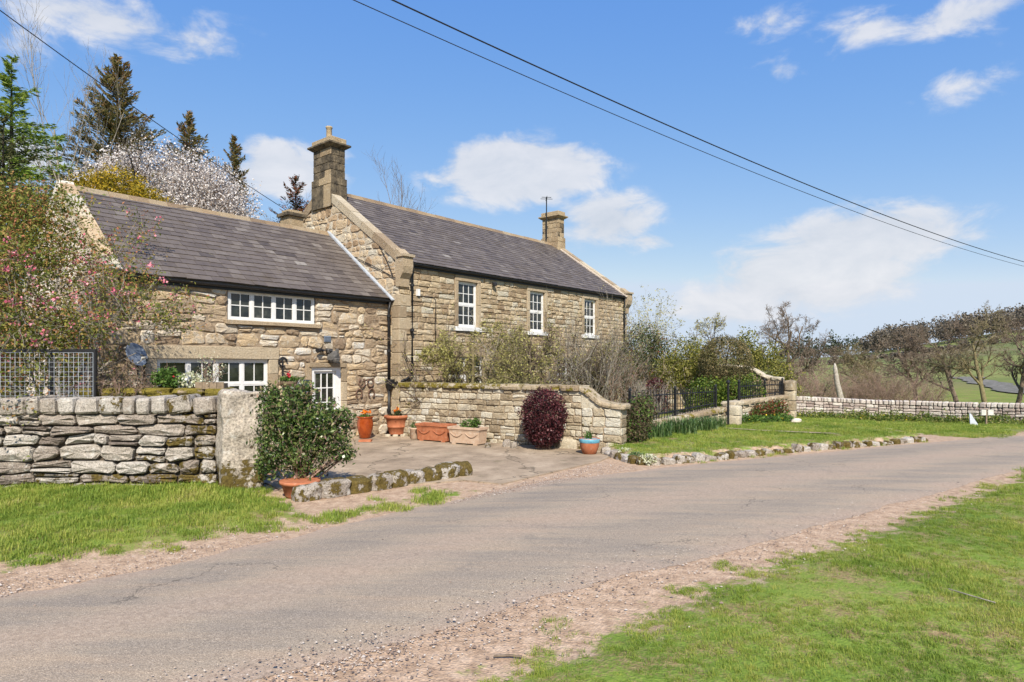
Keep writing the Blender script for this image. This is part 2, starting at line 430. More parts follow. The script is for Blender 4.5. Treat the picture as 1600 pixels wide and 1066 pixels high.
def stones_from(polys, F, rng, depth=.11, proud=(0, .018), bev=.014, rough=.006, rn=None, moss=None):
    out = []
    for pl in polys:
        mb = MB()
        cx = sum(p[0] for p in pl) / len(pl); cy = sum(p[1] for p in pl) / len(pl)
        mb.stone(pl, F, depth, rng.uniform(*proud), bev, rough, rng, r=rng.random() if rn is None else rn(cx, cy), m=moss(cx, cy) if moss else 0.0)
        out.append(mb)
    return out
def mortar_from(rects, F, back=.016):
    mb = MB(); O, A, B, N = F
    for (l, r_, b0, b1) in rects:
        i = len(mb.v)
        for a, b in ((l, b0), (r_, b0), (r_, b1), (l, b1)): mb.v.append(O + A * a + B * b - N * back)
        mb.face([i, i + 1, i + 2, i + 3])
    return mb

def add_window(parent, F, a0, a1, b0, b1, lights, rows, back=.09, sash=None, name='window', bar=.022, transom=None):
    """lights: list of (width share, columns); sash: sliding sash with meeting rail"""
    rng = random.Random(int(a0 * 100) + int(b0 * 37))
    fr = MB(); fw = .055
    fr.box(F, a0, a1, b0, b0 + fw, -back - .05, -back + .02); fr.box(F, a0, a1, b1 - fw, b1, -back - .05, -back + .02)
    fr.box(F, a0, a0 + fw, b0 + fw, b1 - fw, -back - .05, -back + .02); fr.box(F, a1 - fw, a1, b0 + fw, b1 - fw, -back - .05, -back + .02)
    ia0, ia1, ib0, ib1 = a0 + fw, a1 - fw, b0 + fw, b1 - fw
    tot = sum(l[0] for l in lights); cells = []; x = ia0
    for k, (sh, cols) in enumerate(lights):
        x1 = x + (ia1 - ia0) * sh / tot
        if k: fr.box(F, x - .03, x + .03, ib0, ib1, -back - .048, -back + .016)
        cells.append((x + (.03 if k else 0), x1 - (.03 if k < len(lights) - 1 else 0), cols)); x = x1
    bands = [(ib0, ib1, rows)]
    if sash: 
        mid = (ib0 + ib1) / 2; fr.box(F, ia0, ia1, mid - .03, mid + .03, -back - .047, -back + .014)
        bands = [(ib0, mid - .03, rows), (mid + .03, ib1, rows)]
    if transom:
        tz = ib0 + (ib1 - ib0) * transom; fr.box(F, ia0, ia1, tz - .025, tz + .025, -back - .047, -back + .014)
        bands = [(ib0, tz - .025, 1), (tz + .025, ib1, rows)]
    win = fr.build(name, M['white'], parent)
    bars = []
    for (c0, c1, cols) in cells:
        for (z0, z1, rws) in bands:
            s = MB(); q = .03                                   # the casement itself
            s.box(F, c0, c1, z0, z0 + q, -back - .03, -back + .008); s.box(F, c0, c1, z1 - q, z1, -back - .03, -back + .008)
            s.box(F, c0, c0 + q, z0 + q, z1 - q, -back - .03, -back + .008); s.box(F, c1 - q, c1, z0 + q, z1 - q, -back - .03, -back + .008)
            s.build('casement', M['white'], win)
            for i in range(1, cols):
                xx = c0 + q + (c1 - c0 - 2 * q) * i / cols
                b = MB(); b.box(F, xx - bar / 2, xx + bar / 2, z0 + q, z1 - q, -back - .02, -back + .004); b.build('glazing_bar', M['white'], win)
            for j in range(1, rws):
                zz = z0 + q + (z1 - z0 - 2 * q) * j / rws
                b = MB(); b.box(F, c0 + q, c1 - q, zz - bar / 2, zz + bar / 2, -back - .019, -back + .003); b.build('glazing_bar', M['white'], win)
            for i in range(cols):
                for j in range(rws):
                    x0 = c0 + q + (c1 - c0 - 2 * q) * i / cols; x1 = c0 + q + (c1 - c0 - 2 * q) * (i + 1) / cols
                    y0 = z0 + q + (z1 - z0 - 2 * q) * j / rws; y1 = z0 + q + (z1 - z0 - 2 * q) * (j + 1) / rws
                    O, A, B, N = F; g = MB(); tx, ty = rng.uniform(-.003, .003), rng.uniform(-.003, .003)
                    for (a, b, k) in ((x0, y0, -tx - ty), (x1, y0, tx - ty), (x1, y1, tx + ty), (x0, y1, -tx + ty)):
                        g.v.append(O + A * a + B * b + N * (-back - .012 + k))
                    g.face([0, 1, 2, 3]); g.build('pane', M['glass'], win, recentre=True)
    return win

def block(parent, name, F, a0, a1, b0, b1, n0, n1, mat, rng, bev=.012, moss=0.0, r=None):
    """one dressed stone with softened edges"""
    mb = MB(); c = bev
    pl = [(a0 + c, b0), ((a0 + a1) / 2, b0), (a1 - c, b0), (a1, b0 + c), (a1, (b0 + b1) / 2), (a1, b1 - c), (a1 - c, b1), ((a0 + a1) / 2, b1), (a0 + c, b1), (a0, b1 - c), (a0, (b0 + b1) / 2), (a0, b0 + c)]
    F2 = (F[0] + F[3] * n1, F[1], F[2], F[3])
    mb.stone(pl, F2, n1 - n0, 0, bev, .002, rng, r=rng.random() if r is None else r, m=moss)
    return mb.build(name, mat, parent, recentre=True)

def surround(win, F, a0, a1, b0, b1, rng, jw=.15, lh=.26, sill=True, sh=.14, mat=None, out=.028, sill_mat=None):
    mat = mat or M['dressed']
    block(win, 'lintel', F, a0 - jw, a1 + jw, b1 + .001, b1 + lh, -.13, out, mat, rng)
    h = (b1 - b0) / 2
    for (l, r_) in ((a0 - jw, a0 - .001), (a1 + .001, a1 + jw)):
        for k in range(2): block(win, 'jamb', F, l, r_, b0 + h * k + .003, b0 + h * (k + 1) - .003, -.13, out - .003, mat, rng)
    if sill: block(win, 'sill', F, a0 - jw, a1 + jw, b0 - sh, b0 - .001, -.13, out + .045, sill_mat or mat, rng)

def slates(roof, x0, x1, y_e, z_e, y_r, z_r, expo, wid, rng, clip_right=None):
    """slates on the slope that rises from the eaves (y_e,z_e) to the ridge"""
    up = Vector((0, y_r - y_e, z_r - z_e)); L = up.length; up.normalize(); nrm = Vector((0, -up.z, up.y))
    rows = int(L / expo); expo = L / rows; items = []
    for k in range(rows):
        off = (k % 2) * wid / 2 + rng.uniform(-.02, .02); x = x0 - off
        sag = .0
        while x < x1 - .01:
            w_ = wid * rng.uniform(.88, 1.12); l, r_ = max(x, x0), min(x + w_, x1); x += w_
            if r_ - l < .05: continue
            s0 = k * expo - .03 + rng.uniform(-.013, .013); s1 = min((k + 1) * expo + .02, L); g = .004
            lift = rng.uniform(0, .006); sk = rng.uniform(-.006, .006)
            mb = MB(); O = Vector((0, y_e, z_e)); th = .016
            lo = .018 + lift; hi = .004
            pts = [(l + g, s0 + sk, lo), (r_ - g, s0 - sk, lo + rng.uniform(-.003, .003)), (r_ - g, s1, hi), (l + g, s1, hi)]
            for (a, s_, h_) in pts: mb.v.append(O + X_ * a + up * s_ + nrm * (h_ + th))
            for (a, s_, h_) in pts: mb.v.append(O + X_ * a + up * s_ + nrm * (h_ - .004))
            rr = min(1, max(0, rng.gauss(.47, .155)))
            for f in ((0, 1, 2, 3), (0, 4, 5, 1), (1, 5, 6, 2), (3, 7, 4, 0)): mb.face(list(f), rr)
            items.append(mb)
    return items

def prism_x(mb, prof, x0, x1, r=.5):
    """extrude a (y,z) outline along x"""
    i = len(mb.v); n = len(prof)
    for x in (x0, x1):
        for (y, z) in prof: mb.v.append(Vector((x, y, z)))
    for q in range(n): mb.face([i + q, i + (q + 1) % n, i + n + (q + 1) % n, i + n + q], r)
    mb.face([i + q for q in range(n)][::-1], r); mb.face([i + n + q for q in range(n)], r)

# ================================================================== MAIN HOUSE
rng = random.Random(11)
house = empty('stone_house', C0, HROT, 'tall two-storey sandstone farmhouse with slate roof and a chimney at each end', 'house')
FF = (Vector((0, 0, 0)), X_, Z, -Y_)                                   # front wall: a = x, n = -y
GF = (Vector((0, 0, 0)), Y_, Z, -X_)                                   # left gable: a = y, n = -x
core = MB(); ry = DEP / 2
prism_x(core, [(.14, 0), (DEP, 0), (DEP, EAVE), (ry, RIDGE - .12), (.14, EAVE - .02)], .14, LEN)
wall = core.build('wall', M['mortar'], house)
UPW = [(2.37, 3.25), (5.97, 6.85), (9.45, 10.33)]
opn = [(a0 - .15, a1 + .15, 3.04, 4.90) for a0, a1 in UPW]
GW = [(1.95, 3.55), (7.6, 9.1)]
opn += [(a0 - .15, a1 + .15, .86, 2.52) for a0, a1 in GW] + [(4.83, 6.03, 0, 2.45)]
pl, rc = courses(0.02, LEN - .02, [0, .86, 2.45, 2.52, 3.04, 4.90, EAVE], .165, .34, .020, rng, opn, gap=.014, split=.12, hvar=.28, corner=.16)
items = stones_from(pl, FF, rng, proud=(-.010, .026), bev=.018, rough=.012)
mm = mortar_from(rc, FF, .026)
g_front = lambda z: (0.02, DEP - .02) if z < EAVE else (0.02 + (z - EAVE) / (RIDGE - EAVE) * ry, DEP - .02 - (z - EAVE) / (RIDGE - EAVE) * ry)
pl2, rc2 = courses(0.02, DEP - .02, [3.4, EAVE, RIDGE - .1], .24, .34, .05, rng, [], clip=g_front, gap=.02, split=.15, corner=.3)
gi = stones_from(pl2, GF, rng, proud=(-.004, .02), bev=.02, rough=.010)
pl3, rc3 = courses(0.02, WS + .1, [0, 3.4], .26, .3, .01, rng, [], gap=.014)
gi += stones_from(pl3, GF, rng, proud=(0, .01))
mg = mortar_from(rc2 + rc3, GF, .012)
mm.build('mortar', M['mortar'], wall); mg.build('gable_mortar', M['mortar_pale'], wall)
pieces('stone', items, M['ashlar'], wall, HM, 300)
gi.sort(key=lambda m_: -m_.centre().z)
for it in gi[:0]: pass
pieces('gable_stone', gi, M['gable'], wall, HM, 160)
# roof
roofm = MB(); ov = .06; sl_ = (RIDGE - EAVE) / ry
prism_x(roofm, [(-ov, EAVE - ov * sl_ + .05), (ry, RIDGE + .05), (DEP + ov, EAVE - ov * sl_ + .05), (DEP + ov, EAVE - ov * sl_ - .02), (ry, RIDGE - .03), (-ov, EAVE - ov * sl_ - .02)], .3, LEN - .3)
roof = roofm.build('roof', M['slate'], house)
si = slates(roof, .3, LEN - .3, -ov - .02, EAVE - ov * sl_ + .05, ry, RIDGE + .05, .205, .30, rng)
pieces('slate', si, M['slate'], roof, HM, 300)
for k in range(24):
    x0 = .56 + (LEN - 1.12) * k / 24; x1 = x0 + (LEN - 1.12) / 24 - .008; mb = MB(); dz = rng.uniform(0, .012)
    prism_x(mb, [(ry - .17, RIDGE - .04 + dz), (ry - .03, RIDGE + .12 + dz), (ry + .03, RIDGE + .12 + dz), (ry + .17, RIDGE - .04 + dz), (ry, RIDGE + .03 + dz)], x0, x1, rng.random())
    mb.build('ridge_tile', M['ridge_tile'], roof)
# gable copings with kneelers
def coping_run(x0, x1, y0, z0, y1, z1, n, mat, thick=.12, name='coping_stone', bottom=.16, moss=0.0):
    d = Vector((0, y1 - y0, z1 - z0)); L = d.length; d.normalize(); nn = Vector((0, -d.z, d.y))
    if nn.z < 0: nn = -nn
    for k in range(n):
        mb = MB(); F = (Vector((0, y0, z0)) + d * (L * k / n), X_, d, nn); e = rng.uniform(-.006, .006)
        mb.box(F, x0, x1, .004, L / n - .004, -bottom, thick + e, r=rng.random(), m=moss, tp=.0)
        mb.build(name, mat, roof)
zk = EAVE + .12
for (x0, x1) in ((-.03, .31), (LEN - .32, LEN + .03)):
    coping_run(x0, x1, -.02, zk, ry - .35, RIDGE + .12 - .35 * sl_, 6, M['coping'], moss=.2, thick=.07)
    coping_run(x0, x1, DEP + .02, zk, ry + .35, RIDGE + .12 - .35 * sl_, 5, M['coping'])
    kb = MB()
    prism_x(kb, [(.12, EAVE - .72), (-.05, EAVE - .72), (-.07, EAVE - .5), (-.19, EAVE - .34), (-.23, EAVE - .16), (-.23, EAVE + .12), (.14, EAVE + .40)], x0 - .012, x1 + .006, .55)
    kb.build('kneeler', M['dressed'], roof)
    kc = MB(); kc.box(FF, x0 - .05, x1 + .04, EAVE + .12, EAVE + .19, -.05, .28, .6); kc.build('kneeler_cap', M['coping'], roof)
# quoins of the near corner
for k in range(13):
    z0 = .0 + k * .335; w_ = .42 if k % 2 else .26
    if z0 + .33 < EAVE - .7: block(wall, 'quoin', FF, -.034, w_, z0 + .004, z0 + .329, -.30, .022, M['dressed'], rng)
# white pointing beside the far coping
wp = MB(); d_ = Vector((0, ry - .2 + ov, (ry - .2 + ov) * sl_)).normalized(); nn_ = Vector((0, -d_.z, d_.y))
wp.box((Vector((0, -.18, EAVE - .18 * sl_ + .05)), X_, d_, nn_), LEN - .385, LEN - .315, 0, 4.4, .03, .085)
wp.build('mortar_fillet', M['pale'], roof)
# windows
for k, (a0, a1) in enumerate(UPW):
    wn = add_window(house, FF, a0, a1, 3.20, 4.64, [(1, 3)], 2, sash=True)
    surround(wn, FF, a0, a1, 3.20, 4.64, rng, sill_mat=M['white'] if k < 3 else None)
for (a0, a1) in GW:
    wn = add_window(house, FF, a0, a1, 1.0, 2.26, [(1, 2), (1, 2)], 2, sash=True)
    surround(wn, FF, a0, a1, 1.0, 2.26, rng)
dm = MB(); dm.box(FF, 4.98, 5.88, .02, 2.19, -.12, -.06); dr = dm.build('door', M['dark_door'], house)
for (a, b, c, d_) in ((5.06, 5.38, .2, 1.0), (5.48, 5.80, .2, 1.0), (5.06, 5.38, 1.15, 2.05), (5.48, 5.80, 1.15, 2.05)):
    x = MB(); x.box(FF, a, b, c, d_, -.06, -.045); x.build('door_panel', M['dark_door'], dr)
surround(dr, FF, 4.98, 5.88, .0, 2.19, rng, sill=False)
# gutter, downpipes, small fittings
def gutter(parent, x0, x1, y, z, r_=.065):
    mb = MB(); prof = [(y + r_ * math.cos(a), z + r_ * math.sin(a)) for a in [math.pi * (1 + q / 8) for q in range(9)]]
    prof += [(yy * .86 + y * .14, zz * .86 + z * .14 + .004) for yy, zz in prof[::-1]]
    prism_x(mb, prof, x0, x1); g = mb.build('gutter', M['black'], parent)
    fb = MB(); fb.box(FF, x0, x1, z - .11, z + .01, -y - .095, -y - .06); 
    fb.build('fascia', M['black'], parent)
    return g
gutter(house, .33, LEN - .3, -.115, EAVE - .03, .055)
def pipe(parent, pts, r_=.042, name='downpipe', mat='black', collars=()):
    mb = MB(); mb.tube(pts, r_, 8); o = mb.build(name, M[mat], parent, smooth=True)
    for c in collars:
        cb = MB(); cb.lathe([(r_ * 1.0, -.04), (r_ * 1.45, -.035), (r_ * 1.45, .035), (r_, .04)], 10, c); cb.build('pipe_collar', M[mat], o)
    return o
pipe(house, [(.40, -.115, EAVE - .07), (.40, -.09, EAVE - .35), (.40, -.09, 1.75), (.20, -.09, 1.58), (-.12, .12, 1.45)], collars=[(.40, -.09, z_) for z_ in (4.3, 3.0, 2.0)])
pipe(house, [(LEN - .38, -.115, EAVE - .07), (LEN - .38, -.08, EAVE - .3), (LEN - .38, -.08, .05)], collars=[(LEN - .38, -.08, z_) for z_ in (4.0, 2.5)])
sb = MB(); sb.box(FF, .62, .72, 4.02, 4.22, .0, .08); sb.build('sensor_box', M['white'], house)
pipe(house, [(.68, -.03, 4.05), (.9, -.03, 4.02), (1.25, -.03, 4.03), (1.38, -.03, 3.96), (1.38, -.03, 2.6)], .012, 'wall_cable', 'cable')
lb = MB(); lb.lathe([(.03, 0), (.075, .02), (.08, .10), (.05, .14)], 10, (3.98, -.10, 4.60)); lb.build('flood_light', M['black'], house)
pipe(house, [(-.02, .9, 5.5), (-.03, .5, 5.0), (-.03, .25, 4.55)], .010, 'gable_cable', 'cable')
pipe(house, [(-.03, 5.6, 6.25), (-.03, 3.0, 5.65), (-.03, 1.2, 4.95), (-.03, .05, 4.45)], .012, 'gable_cable', 'cable')

# chimneys (parts of the house): blocks, cornice, cap, pot
def chimney(x0, x1, y0, y1, zb, z1, sooty, pot):
    ch = MB(); ch.box((Vector((0, 0, 0)), X_, Z, Y_), x0 + .03, x1 - .03, zb - .6, z1, y0 + .03, y1 - .03)
    c = ch.build('chimney', M['mortar'], house)
    faces = [((Vector((0, 0, 0)), X_, Z, -Y_), x0, x1, -y0, 0), ((Vector((0, 0, 0)), Y_, Z, -X_), y0, y1, -x0, 1), ((Vector((0, 0, 0)), X_, Z, Y_), x0, x1, y1, 2), ((Vector((0, 0, 0)), Y_, Z, X_), y0, y1, x1, 3)]
    n = 6; hh = (z1 - zb) / n
    for (F, a0, a1, off, fi) in faces:
        for k in range(n):
            pl_ = .045 if k < 2 else 0
            z0 = zb + k * hh - (.5 if k == 0 else 0); m_ = 0.5 + (.12 if k % 2 else -.14)
            cut = a0 + (a1 - a0) * m_
            o_ = pl_ if fi % 2 == 0 else pl_ - .004
            for (l, r_) in ((a0 - pl_, cut - .004), (cut + .004, a1 + pl_)):
                rr = rng.uniform(.7, 1) if rng.random() < sooty else rng.uniform(.1, .58)
                F2 = (F[0] + F[3] * off, F[1], F[2], F[3])
                block(c, 'chimney_stone', F2, l + (.0 if fi % 2 else .003), r_ - (.0 if fi % 2 else .003), z0 + .004, zb + (k + 1) * hh - .004, -.1, o_ + rng.uniform(0, .006), M['chimney'], rng, r=rr)
    cb = MB(); FU = (Vector((0, 0, 0)), X_, Z, Y_)
    i = len(cb.v)
    for (e, z_) in ((.0, z1), (.14, z1 + .10), (.14, z1 + .15), (.05, z1 + .17)):
        for (x, y) in ((x0 - e, y0 - e), (x1 + e, y0 - e), (x1 + e, y1 + e), (x0 - e, y1 + e)): cb.v.append(Vector((x, y, z_)))
    for j in range(3):
        for q in range(4): cb.face([j * 4 + q, j * 4 + (q + 1) % 4, j * 4 + 4 + (q + 1) % 4, j * 4 + 4 + q], .9 if sooty > .5 else .4)
    cb.face([12, 13, 14, 15], .9)
    cb.build('cornice', M['chimney'], c)
    for k in range(3):
        a = x0 - .03 + (x1 - x0 + .06) * k / 3
        block(c, 'cap_stone', (Vector((0, y0 - .04, 0)), X_, Z, -Y_), a + .003, a + (x1 - x0 + .06) / 3 - .003, z1 + .168, z1 + .34, -(y1 - y0 + .08), 0, M['chimney'], rng, r=rng.uniform(.2, .72) if sooty > .5 else .4)
    if pot:
        pm = MB(); xm, ym = (x0 + x1) / 2, (y0 + y1) / 2
        pm.lathe([(.11, 0), (.095, .05), (.09, .40), (.11, .42), (.11, .47), (.075, .47), (.075, .2)], 14, (xm, ym, z1 + .34)); pm.build('chimney_pot', M['chimney'], c, smooth=True)
    return c
chimney(-.02, .52, ry - .50, ry + .50, 7.55, 8.98, .74, True)
chimney(LEN - .52, LEN - .02, ry - .46, ry + .46, 7.55, 8.86, .04, False)
# flashing up the join of wing roof and gable
WSL = (WRIDGE - WEAVE) / (WD / 2); wd = Vector((0, 1, WSL)).normalized(); wn_ = Vector((0, -wd.z, wd.y))
lf = MB()
Lw = math.hypot(WD / 2 + .2, (WD / 2 + .2) * WSL)
for k in range(4):
    lf.box((Vector((0, WS - .2, WEAVE - .2 * WSL + .05)) + wd * (Lw * k / 4), X_, wd, wn_), -.125 - .01 * (k % 2), -.025, 0, Lw / 4 + .03, .035, .075 + .004 * k)
lf.build('lead_flashing', M['lead'], house)
# television aerial
ae = empty('television_aerial', HM @ Vector((LEN - .66, ry + .1, 7.9)), HROT, 'thin black television aerial mast strapped to the right-hand chimney', 'aerial')
am = MB(); am.tube([(0, 0, 0), (0, 0, 2.0)], .028, 6); am.build('mast', M['black'], ae)
for (z_) in (.12, .62):
    b_ = MB(); b_.tube([(0, 0, z_), (.16, .02, z_)], .018, 5); b_.build('bracket', M['black'], ae)
for (z_, l_) in ((1.98, .16), (1.90, .20)):
    b_ = MB(); b_.tube([(-l_, -l_, z_), (l_, l_, z_)], .014, 5); b_.tube([(l_, -l_, z_ + .004), (-l_, l_, z_ + .004)], .014, 5); b_.build('dipole', M['black'], ae)

# ================================================================== COTTAGE WING
rng = random.Random(23)
wing = empty('cottage_wing', C0, HROT, 'low rubble-stone cottage wing with slate roof and white casement windows', 'cottage')
WF = (Vector((0, WS, 0)), X_, Z, -Y_)
LG = (Vector((-WL, WS, 0)), Y_, Z, -X_)
core = MB(); wy = WS + WD / 2
prism_x(core, [(WS + .14, 0), (WS + WD, 0), (WS + WD, WEAVE), (wy, WRIDGE - .12), (WS + .14, WEAVE - .02)], -WL + .12, .10)
wwall = core.build('wall', M['mortar_pale'], wing)
UW = (-4.77, -2.48, 3.05, 3.76); LW = (-6.33, -3.77, 1.05, 2.13); DO = (-2.58, -1.68, .0, 1.93)
opn = [(UW[0] - .02, UW[1] + .02, 2.94, 3.90), (LW[0] - .25, LW[1] + .25, .9, 2.42), (DO[0] - .18, DO[1] + .18, 0, 2.05)]
pl, rc = courses(-WL + .02, -.01, [0, .9, 2.05, 2.42, 2.94, WEAVE], .215, .36, .045, rng, opn, gap=.02, split=.3, hvar=.38, corner=.3)
items = stones_from(pl, WF, rng, proud=(-.012, .030), bev=.022, rough=.016)
mortar_from(rc, WF, .020).build('mortar', M['mortar'], wwall)
pieces('stone', items, M['rubble'], wwall, HM, 300)
gc = lambda z: (0.0, WD) if z < WEAVE else ((z - WEAVE) / WSL, WD - (z - WEAVE) / WSL)
pl, rc = courses(0.0, WD, [0, WEAVE, WRIDGE - .05], .25, .38, .04, rng, [], clip=gc, gap=.02, split=.15, corner=.25)
pieces('gable_stone', stones_from(pl, LG, rng, proud=(-.004, .015), bev=.018, rough=.008), M['pale'], wwall, HM, 140)
mortar_from(rc, LG, .008).build('gable_mortar', M['mortar_pale'], wwall)
for k in range(11):                                            # quoins, left corner
    w_ = .40 if k % 2 else .24; block(wwall, 'quoin', WF, -WL - .03, -WL + w_, k * .345 + .004, k * .345 + .34, -.3, .024, M['dressed'], rng)
rm = MB(); ov = .07
prism_x(rm, [(WS - ov, WEAVE - ov * WSL + .05), (wy, WRIDGE + .05), (WS + WD + ov, WEAVE - ov * WSL + .05), (WS + WD + ov, WEAVE - ov * WSL - .02), (wy, WRIDGE - .03), (WS - ov, WEAVE - ov * WSL - .02)], -WL + .25, -.02)
roof = rm.build('roof', M['slate'], wing)
si = slates(roof, -WL + .25, -.03, WS - ov - .02, WEAVE - ov * WSL + .05, wy, WRIDGE + .05, .215, .31, rng)
pieces('slate', si, M['slate'], roof, HM, 300)
for k in range(16):
    L_ = (WL - .1) / 16; x0 = -WL + .08 + L_ * k; mb = MB(); dz = rng.uniform(0, .015)
    prism_x(mb, [(wy - .16, WRIDGE - .04 + dz), (wy - .03, WRIDGE + .11 + dz), (wy + .03, WRIDGE + .11 + dz), (wy + .16, WRIDGE - .04 + dz), (wy, WRIDGE + .02 + dz)], x0, x0 + L_ - .008, rng.random())
    mb.build('ridge_tile', M['ridge_tile'], roof)
coping_run(-WL - .02, -WL + .27, WS - .1, WEAVE - .1 * WSL + .09, wy - .02, WRIDGE + .09, 7, M['gable'], thick=.05)
coping_run(-WL - .04, -WL + .29, WS + WD + .1, WEAVE - .1 * WSL + .12, wy + .02, WRIDGE + .12, 5, M['pale'])
gutter(wing, -WL + .2, -.03, WS - .125, WEAVE - .06, .055)
pipe(wing, [(-.13, WS - .125, WEAVE - .1), (-.13, WS - .09, WEAVE - .36), (-.13, WS - .09, 1.52)], collars=[(-.13, WS - .09, z_) for z_ in (3.4, 2.4)])
hp = MB(); hp.lathe([(.05, 0), (.07, .05), (.13, .16), (.145, .26), (.145, .30), (.12, .30)], 12, (-.13, WS - .14, 1.28)); hp.build('rainwater_hopper', M['black'], wing)
pipe(wing, [(-.13, WS - .10, 1.30), (-.13, WS - .09, .05)], collars=[(-.13, WS - .09, .7)])
wn = add_window(wing, WF, UW[0], UW[1], UW[2], UW[3], [(1, 2), (1.06, 2), (1.06, 2), (.95, 2)], 2, back=.06)
block(wn, 'sill', WF, UW[0] - .1, UW[1] + .14, UW[2] - .10, UW[2] - .002, -.13, .085, M['dressed'], rng, moss=.2)
wn = add_window(wing, WF, LW[0], LW[1], LW[2], LW[3], [(1, 1), (1, 2), (1, 2), (.95, 2)], 1, back=.08, transom=.46)
block(wn, 'lintel', WF, LW[0] - .32, LW[1] + .27, LW[3] + .002, LW[3] + .29, -.13, .03, M['dressed'], rng)
block(wn, 'sill', WF, LW[0] - .2, LW[1] + .2, LW[2] - .15, LW[2] - .002, -.13, .08, M['dressed'], rng)
for (l, r_) in ((LW[0] - .24, LW[0] - .002), (LW[1] + .002, LW[1] + .24)):
    for k in range(3): block(wn, 'jamb', WF, l, r_, LW[2] + .36 * k, LW[2] + .36 * (k + 1) - .006, -.13, .026, M['dressed'], rng)
# glazed door in a deep white frame
fr = MB(); a0, a1, b0, b1 = DO
fr.box(WF, a0, a0 + .08, b0, b1, -.13, -.02); fr.box(WF, a1 - .14, a1, b0, b1, -.13, -.02); fr.box(WF, a0 + .08, a1 - .14, b1 - .10, b1, -.13, -.02)
door = fr.build('door', M['white'], wing)
lf_ = MB(); x0, x1 = a0 + .085, a1 - .145
lf_.box(WF, x0, x1, .02, .62, -.12, -.07); lf_.box(WF, x0, x0 + .06, .62, b1 - .105, -.12, -.07); lf_.box(WF, x1 - .06, x1, .62, b1 - .105, -.12, -.07); lf_.box(WF, x0 + .06, x1 - .06, b1 - .16, b1 - .105, -.12, -.07)
lf_.build('door_leaf', M['white'], door)
gx0, gx1, gz0, gz1 = x0 + .06, x1 - .06, .62, b1 - .16
for i in range(3):
    for j in range(3):
        g = MB(); xa, xb = gx0 + (gx1 - gx0) * i / 3, gx0 + (gx1 - gx0) * (i + 1) / 3; za, zb = gz0 + (gz1 - gz0) * j / 3, gz0 + (gz1 - gz0) * (j + 1) / 3
        t_ = rng.uniform(-.002, .002)
        for (a, b, k) in ((xa, za, t_), (xb, za, -t_), (xb, zb, -t_), (xa, zb, t_)): g.v.append(WF[0] + X_ * a + Z * b - Y_ * (-.095 + k))
        g.face([0, 1, 2, 3]); g.build('pane', M['glass'], door, recentre=True)
for i in (1, 2):
    b_ = MB(); xx = gx0 + (gx1 - gx0) * i / 3; b_.box(WF, xx - .013, xx + .013, gz0, gz1, -.10, -.072); b_.build('glazing_bar', M['white'], door)
    b_ = MB(); zz = gz0 + (gz1 - gz0) * i / 3; b_.box(WF, gx0, gx1, zz - .013, zz + .013, -.10, -.074); b_.build('glazing_bar', M['white'], door)
hd = MB(); hd.box(WF, x1 - .05, x1 - .015, .88, 1.12, -.07, -.055); hd.tube([(x1 - .03, WS + .03, 1.02), (x1 - .03, WS - .01, 1.02), (x1 - .13, WS - .01, 1.02)], .012, 6); hd.build('door_handle', M['black'], door)
block(door, 'lintel', WF, a0 - .1, a1 + .12, b1 + .002, b1 + .12, -.13, .05, M['dressed'], rng, r=.1)
for (l, r_) in ((a0 - .18, a0 - .002), (a1 + .002, a1 + .18)):
    for k in range(4): block(door, 'jamb', WF, l, r_, .51 * k + .003 if k else 0, min(.51 * (k + 1) - .003, 2.04), -.13, .02, M['dressed'], rng)
block(door, 'door_step', WF, a0 - .15, a1 + .15, .0, .07, .0, .35, M['dressed'], rng)
vb = MB()
vb.box(WF, -2.22, -2.02, 2.60, 2.76, .0, .03)
for k in range(4): vb.box(WF, -2.21, -2.03, 2.615 + k * .036, 2.635 + k * .036, .03, .042)
vb.build('air_vent', M['grey_metal'], wing)
# small rear stack on the wing roof
sc_ = MB(); FU = (Vector((0, 0, 0)), X_, Z, Y_)
sc_.box(FU, -1.25, -.75, 5.2, 6.62, wy + .35, wy + .85, .3); sc_.box(FU, -1.33, -.67, 6.62, 6.72, wy + .27, wy + .93, .9); sc_.box(FU, -1.22, -.78, 6.72, 6.82, wy + .38, wy + .82, .5)
sc_.build('rear_chimney', M['chimney'], wing)

# things fixed on the wing wall
def on_wing(x, z, out=.03): return HM @ Vector((x, WS - out, z))
hbk = empty('carved_head', on_wing(-2.02, 2.12, .02), HROT, 'dark weathered carved stone head above the white glazed door', 'carving')
rr_ = random.Random(4); mb = MB(); AX = (X_, Y_, Z)
mb.rock(Vector((0, -.12, .08)), (.30, .26, .32), AX, rr_, p=.85, rough=.16, nu=12, nv=8); mb.smooth = False; mb.build('head', M['carved'], hbk)
for s_ in (-1, 1):
    mb = MB(); mb.rock(Vector((s_ * .13, -.10, .25)), (.10, .08, .13), AX, rr_, p=.8, rough=.1); mb.build('ear', M['carved'], hbk)
mb = MB(); mb.rock(Vector((0, -.25, .0)), (.16, .14, .15), AX, rr_, p=.8, rough=.12); mb.build('snout', M['carved'], hbk)
spl = empty('twin_spotlight', on_wing(-2.28, 2.36, .0), HROT, 'black twin-headed spotlight on the wall just above the carved head', 'light')
mb = MB(); mb.tube([(0, -.02, 0), (0, -.10, .02)], .03, 8); mb.build('bracket', M['black'], spl)
for s_ in (-1, 1):
    mb = MB(); mb.tube([(s_ * .06, -.08, .03), (s_ * .22, -.14, .0)], [.045, .06], 10); mb.build('lamp_head', M['black'], spl)
pq = empty('house_sign', on_wing(-2.98, 1.54, .022), HROT, 'dark slate name plate with faint pale lettering left of the door', 'sign')
mb = MB(); mb.box((Vector((0, 0, 0)), X_, Z, -Y_), -.31, .31, -.075, .075, -.01, .015); mb.build('plate', M['slate_sign'], pq)
rr_ = random.Random(8); mb = MB()
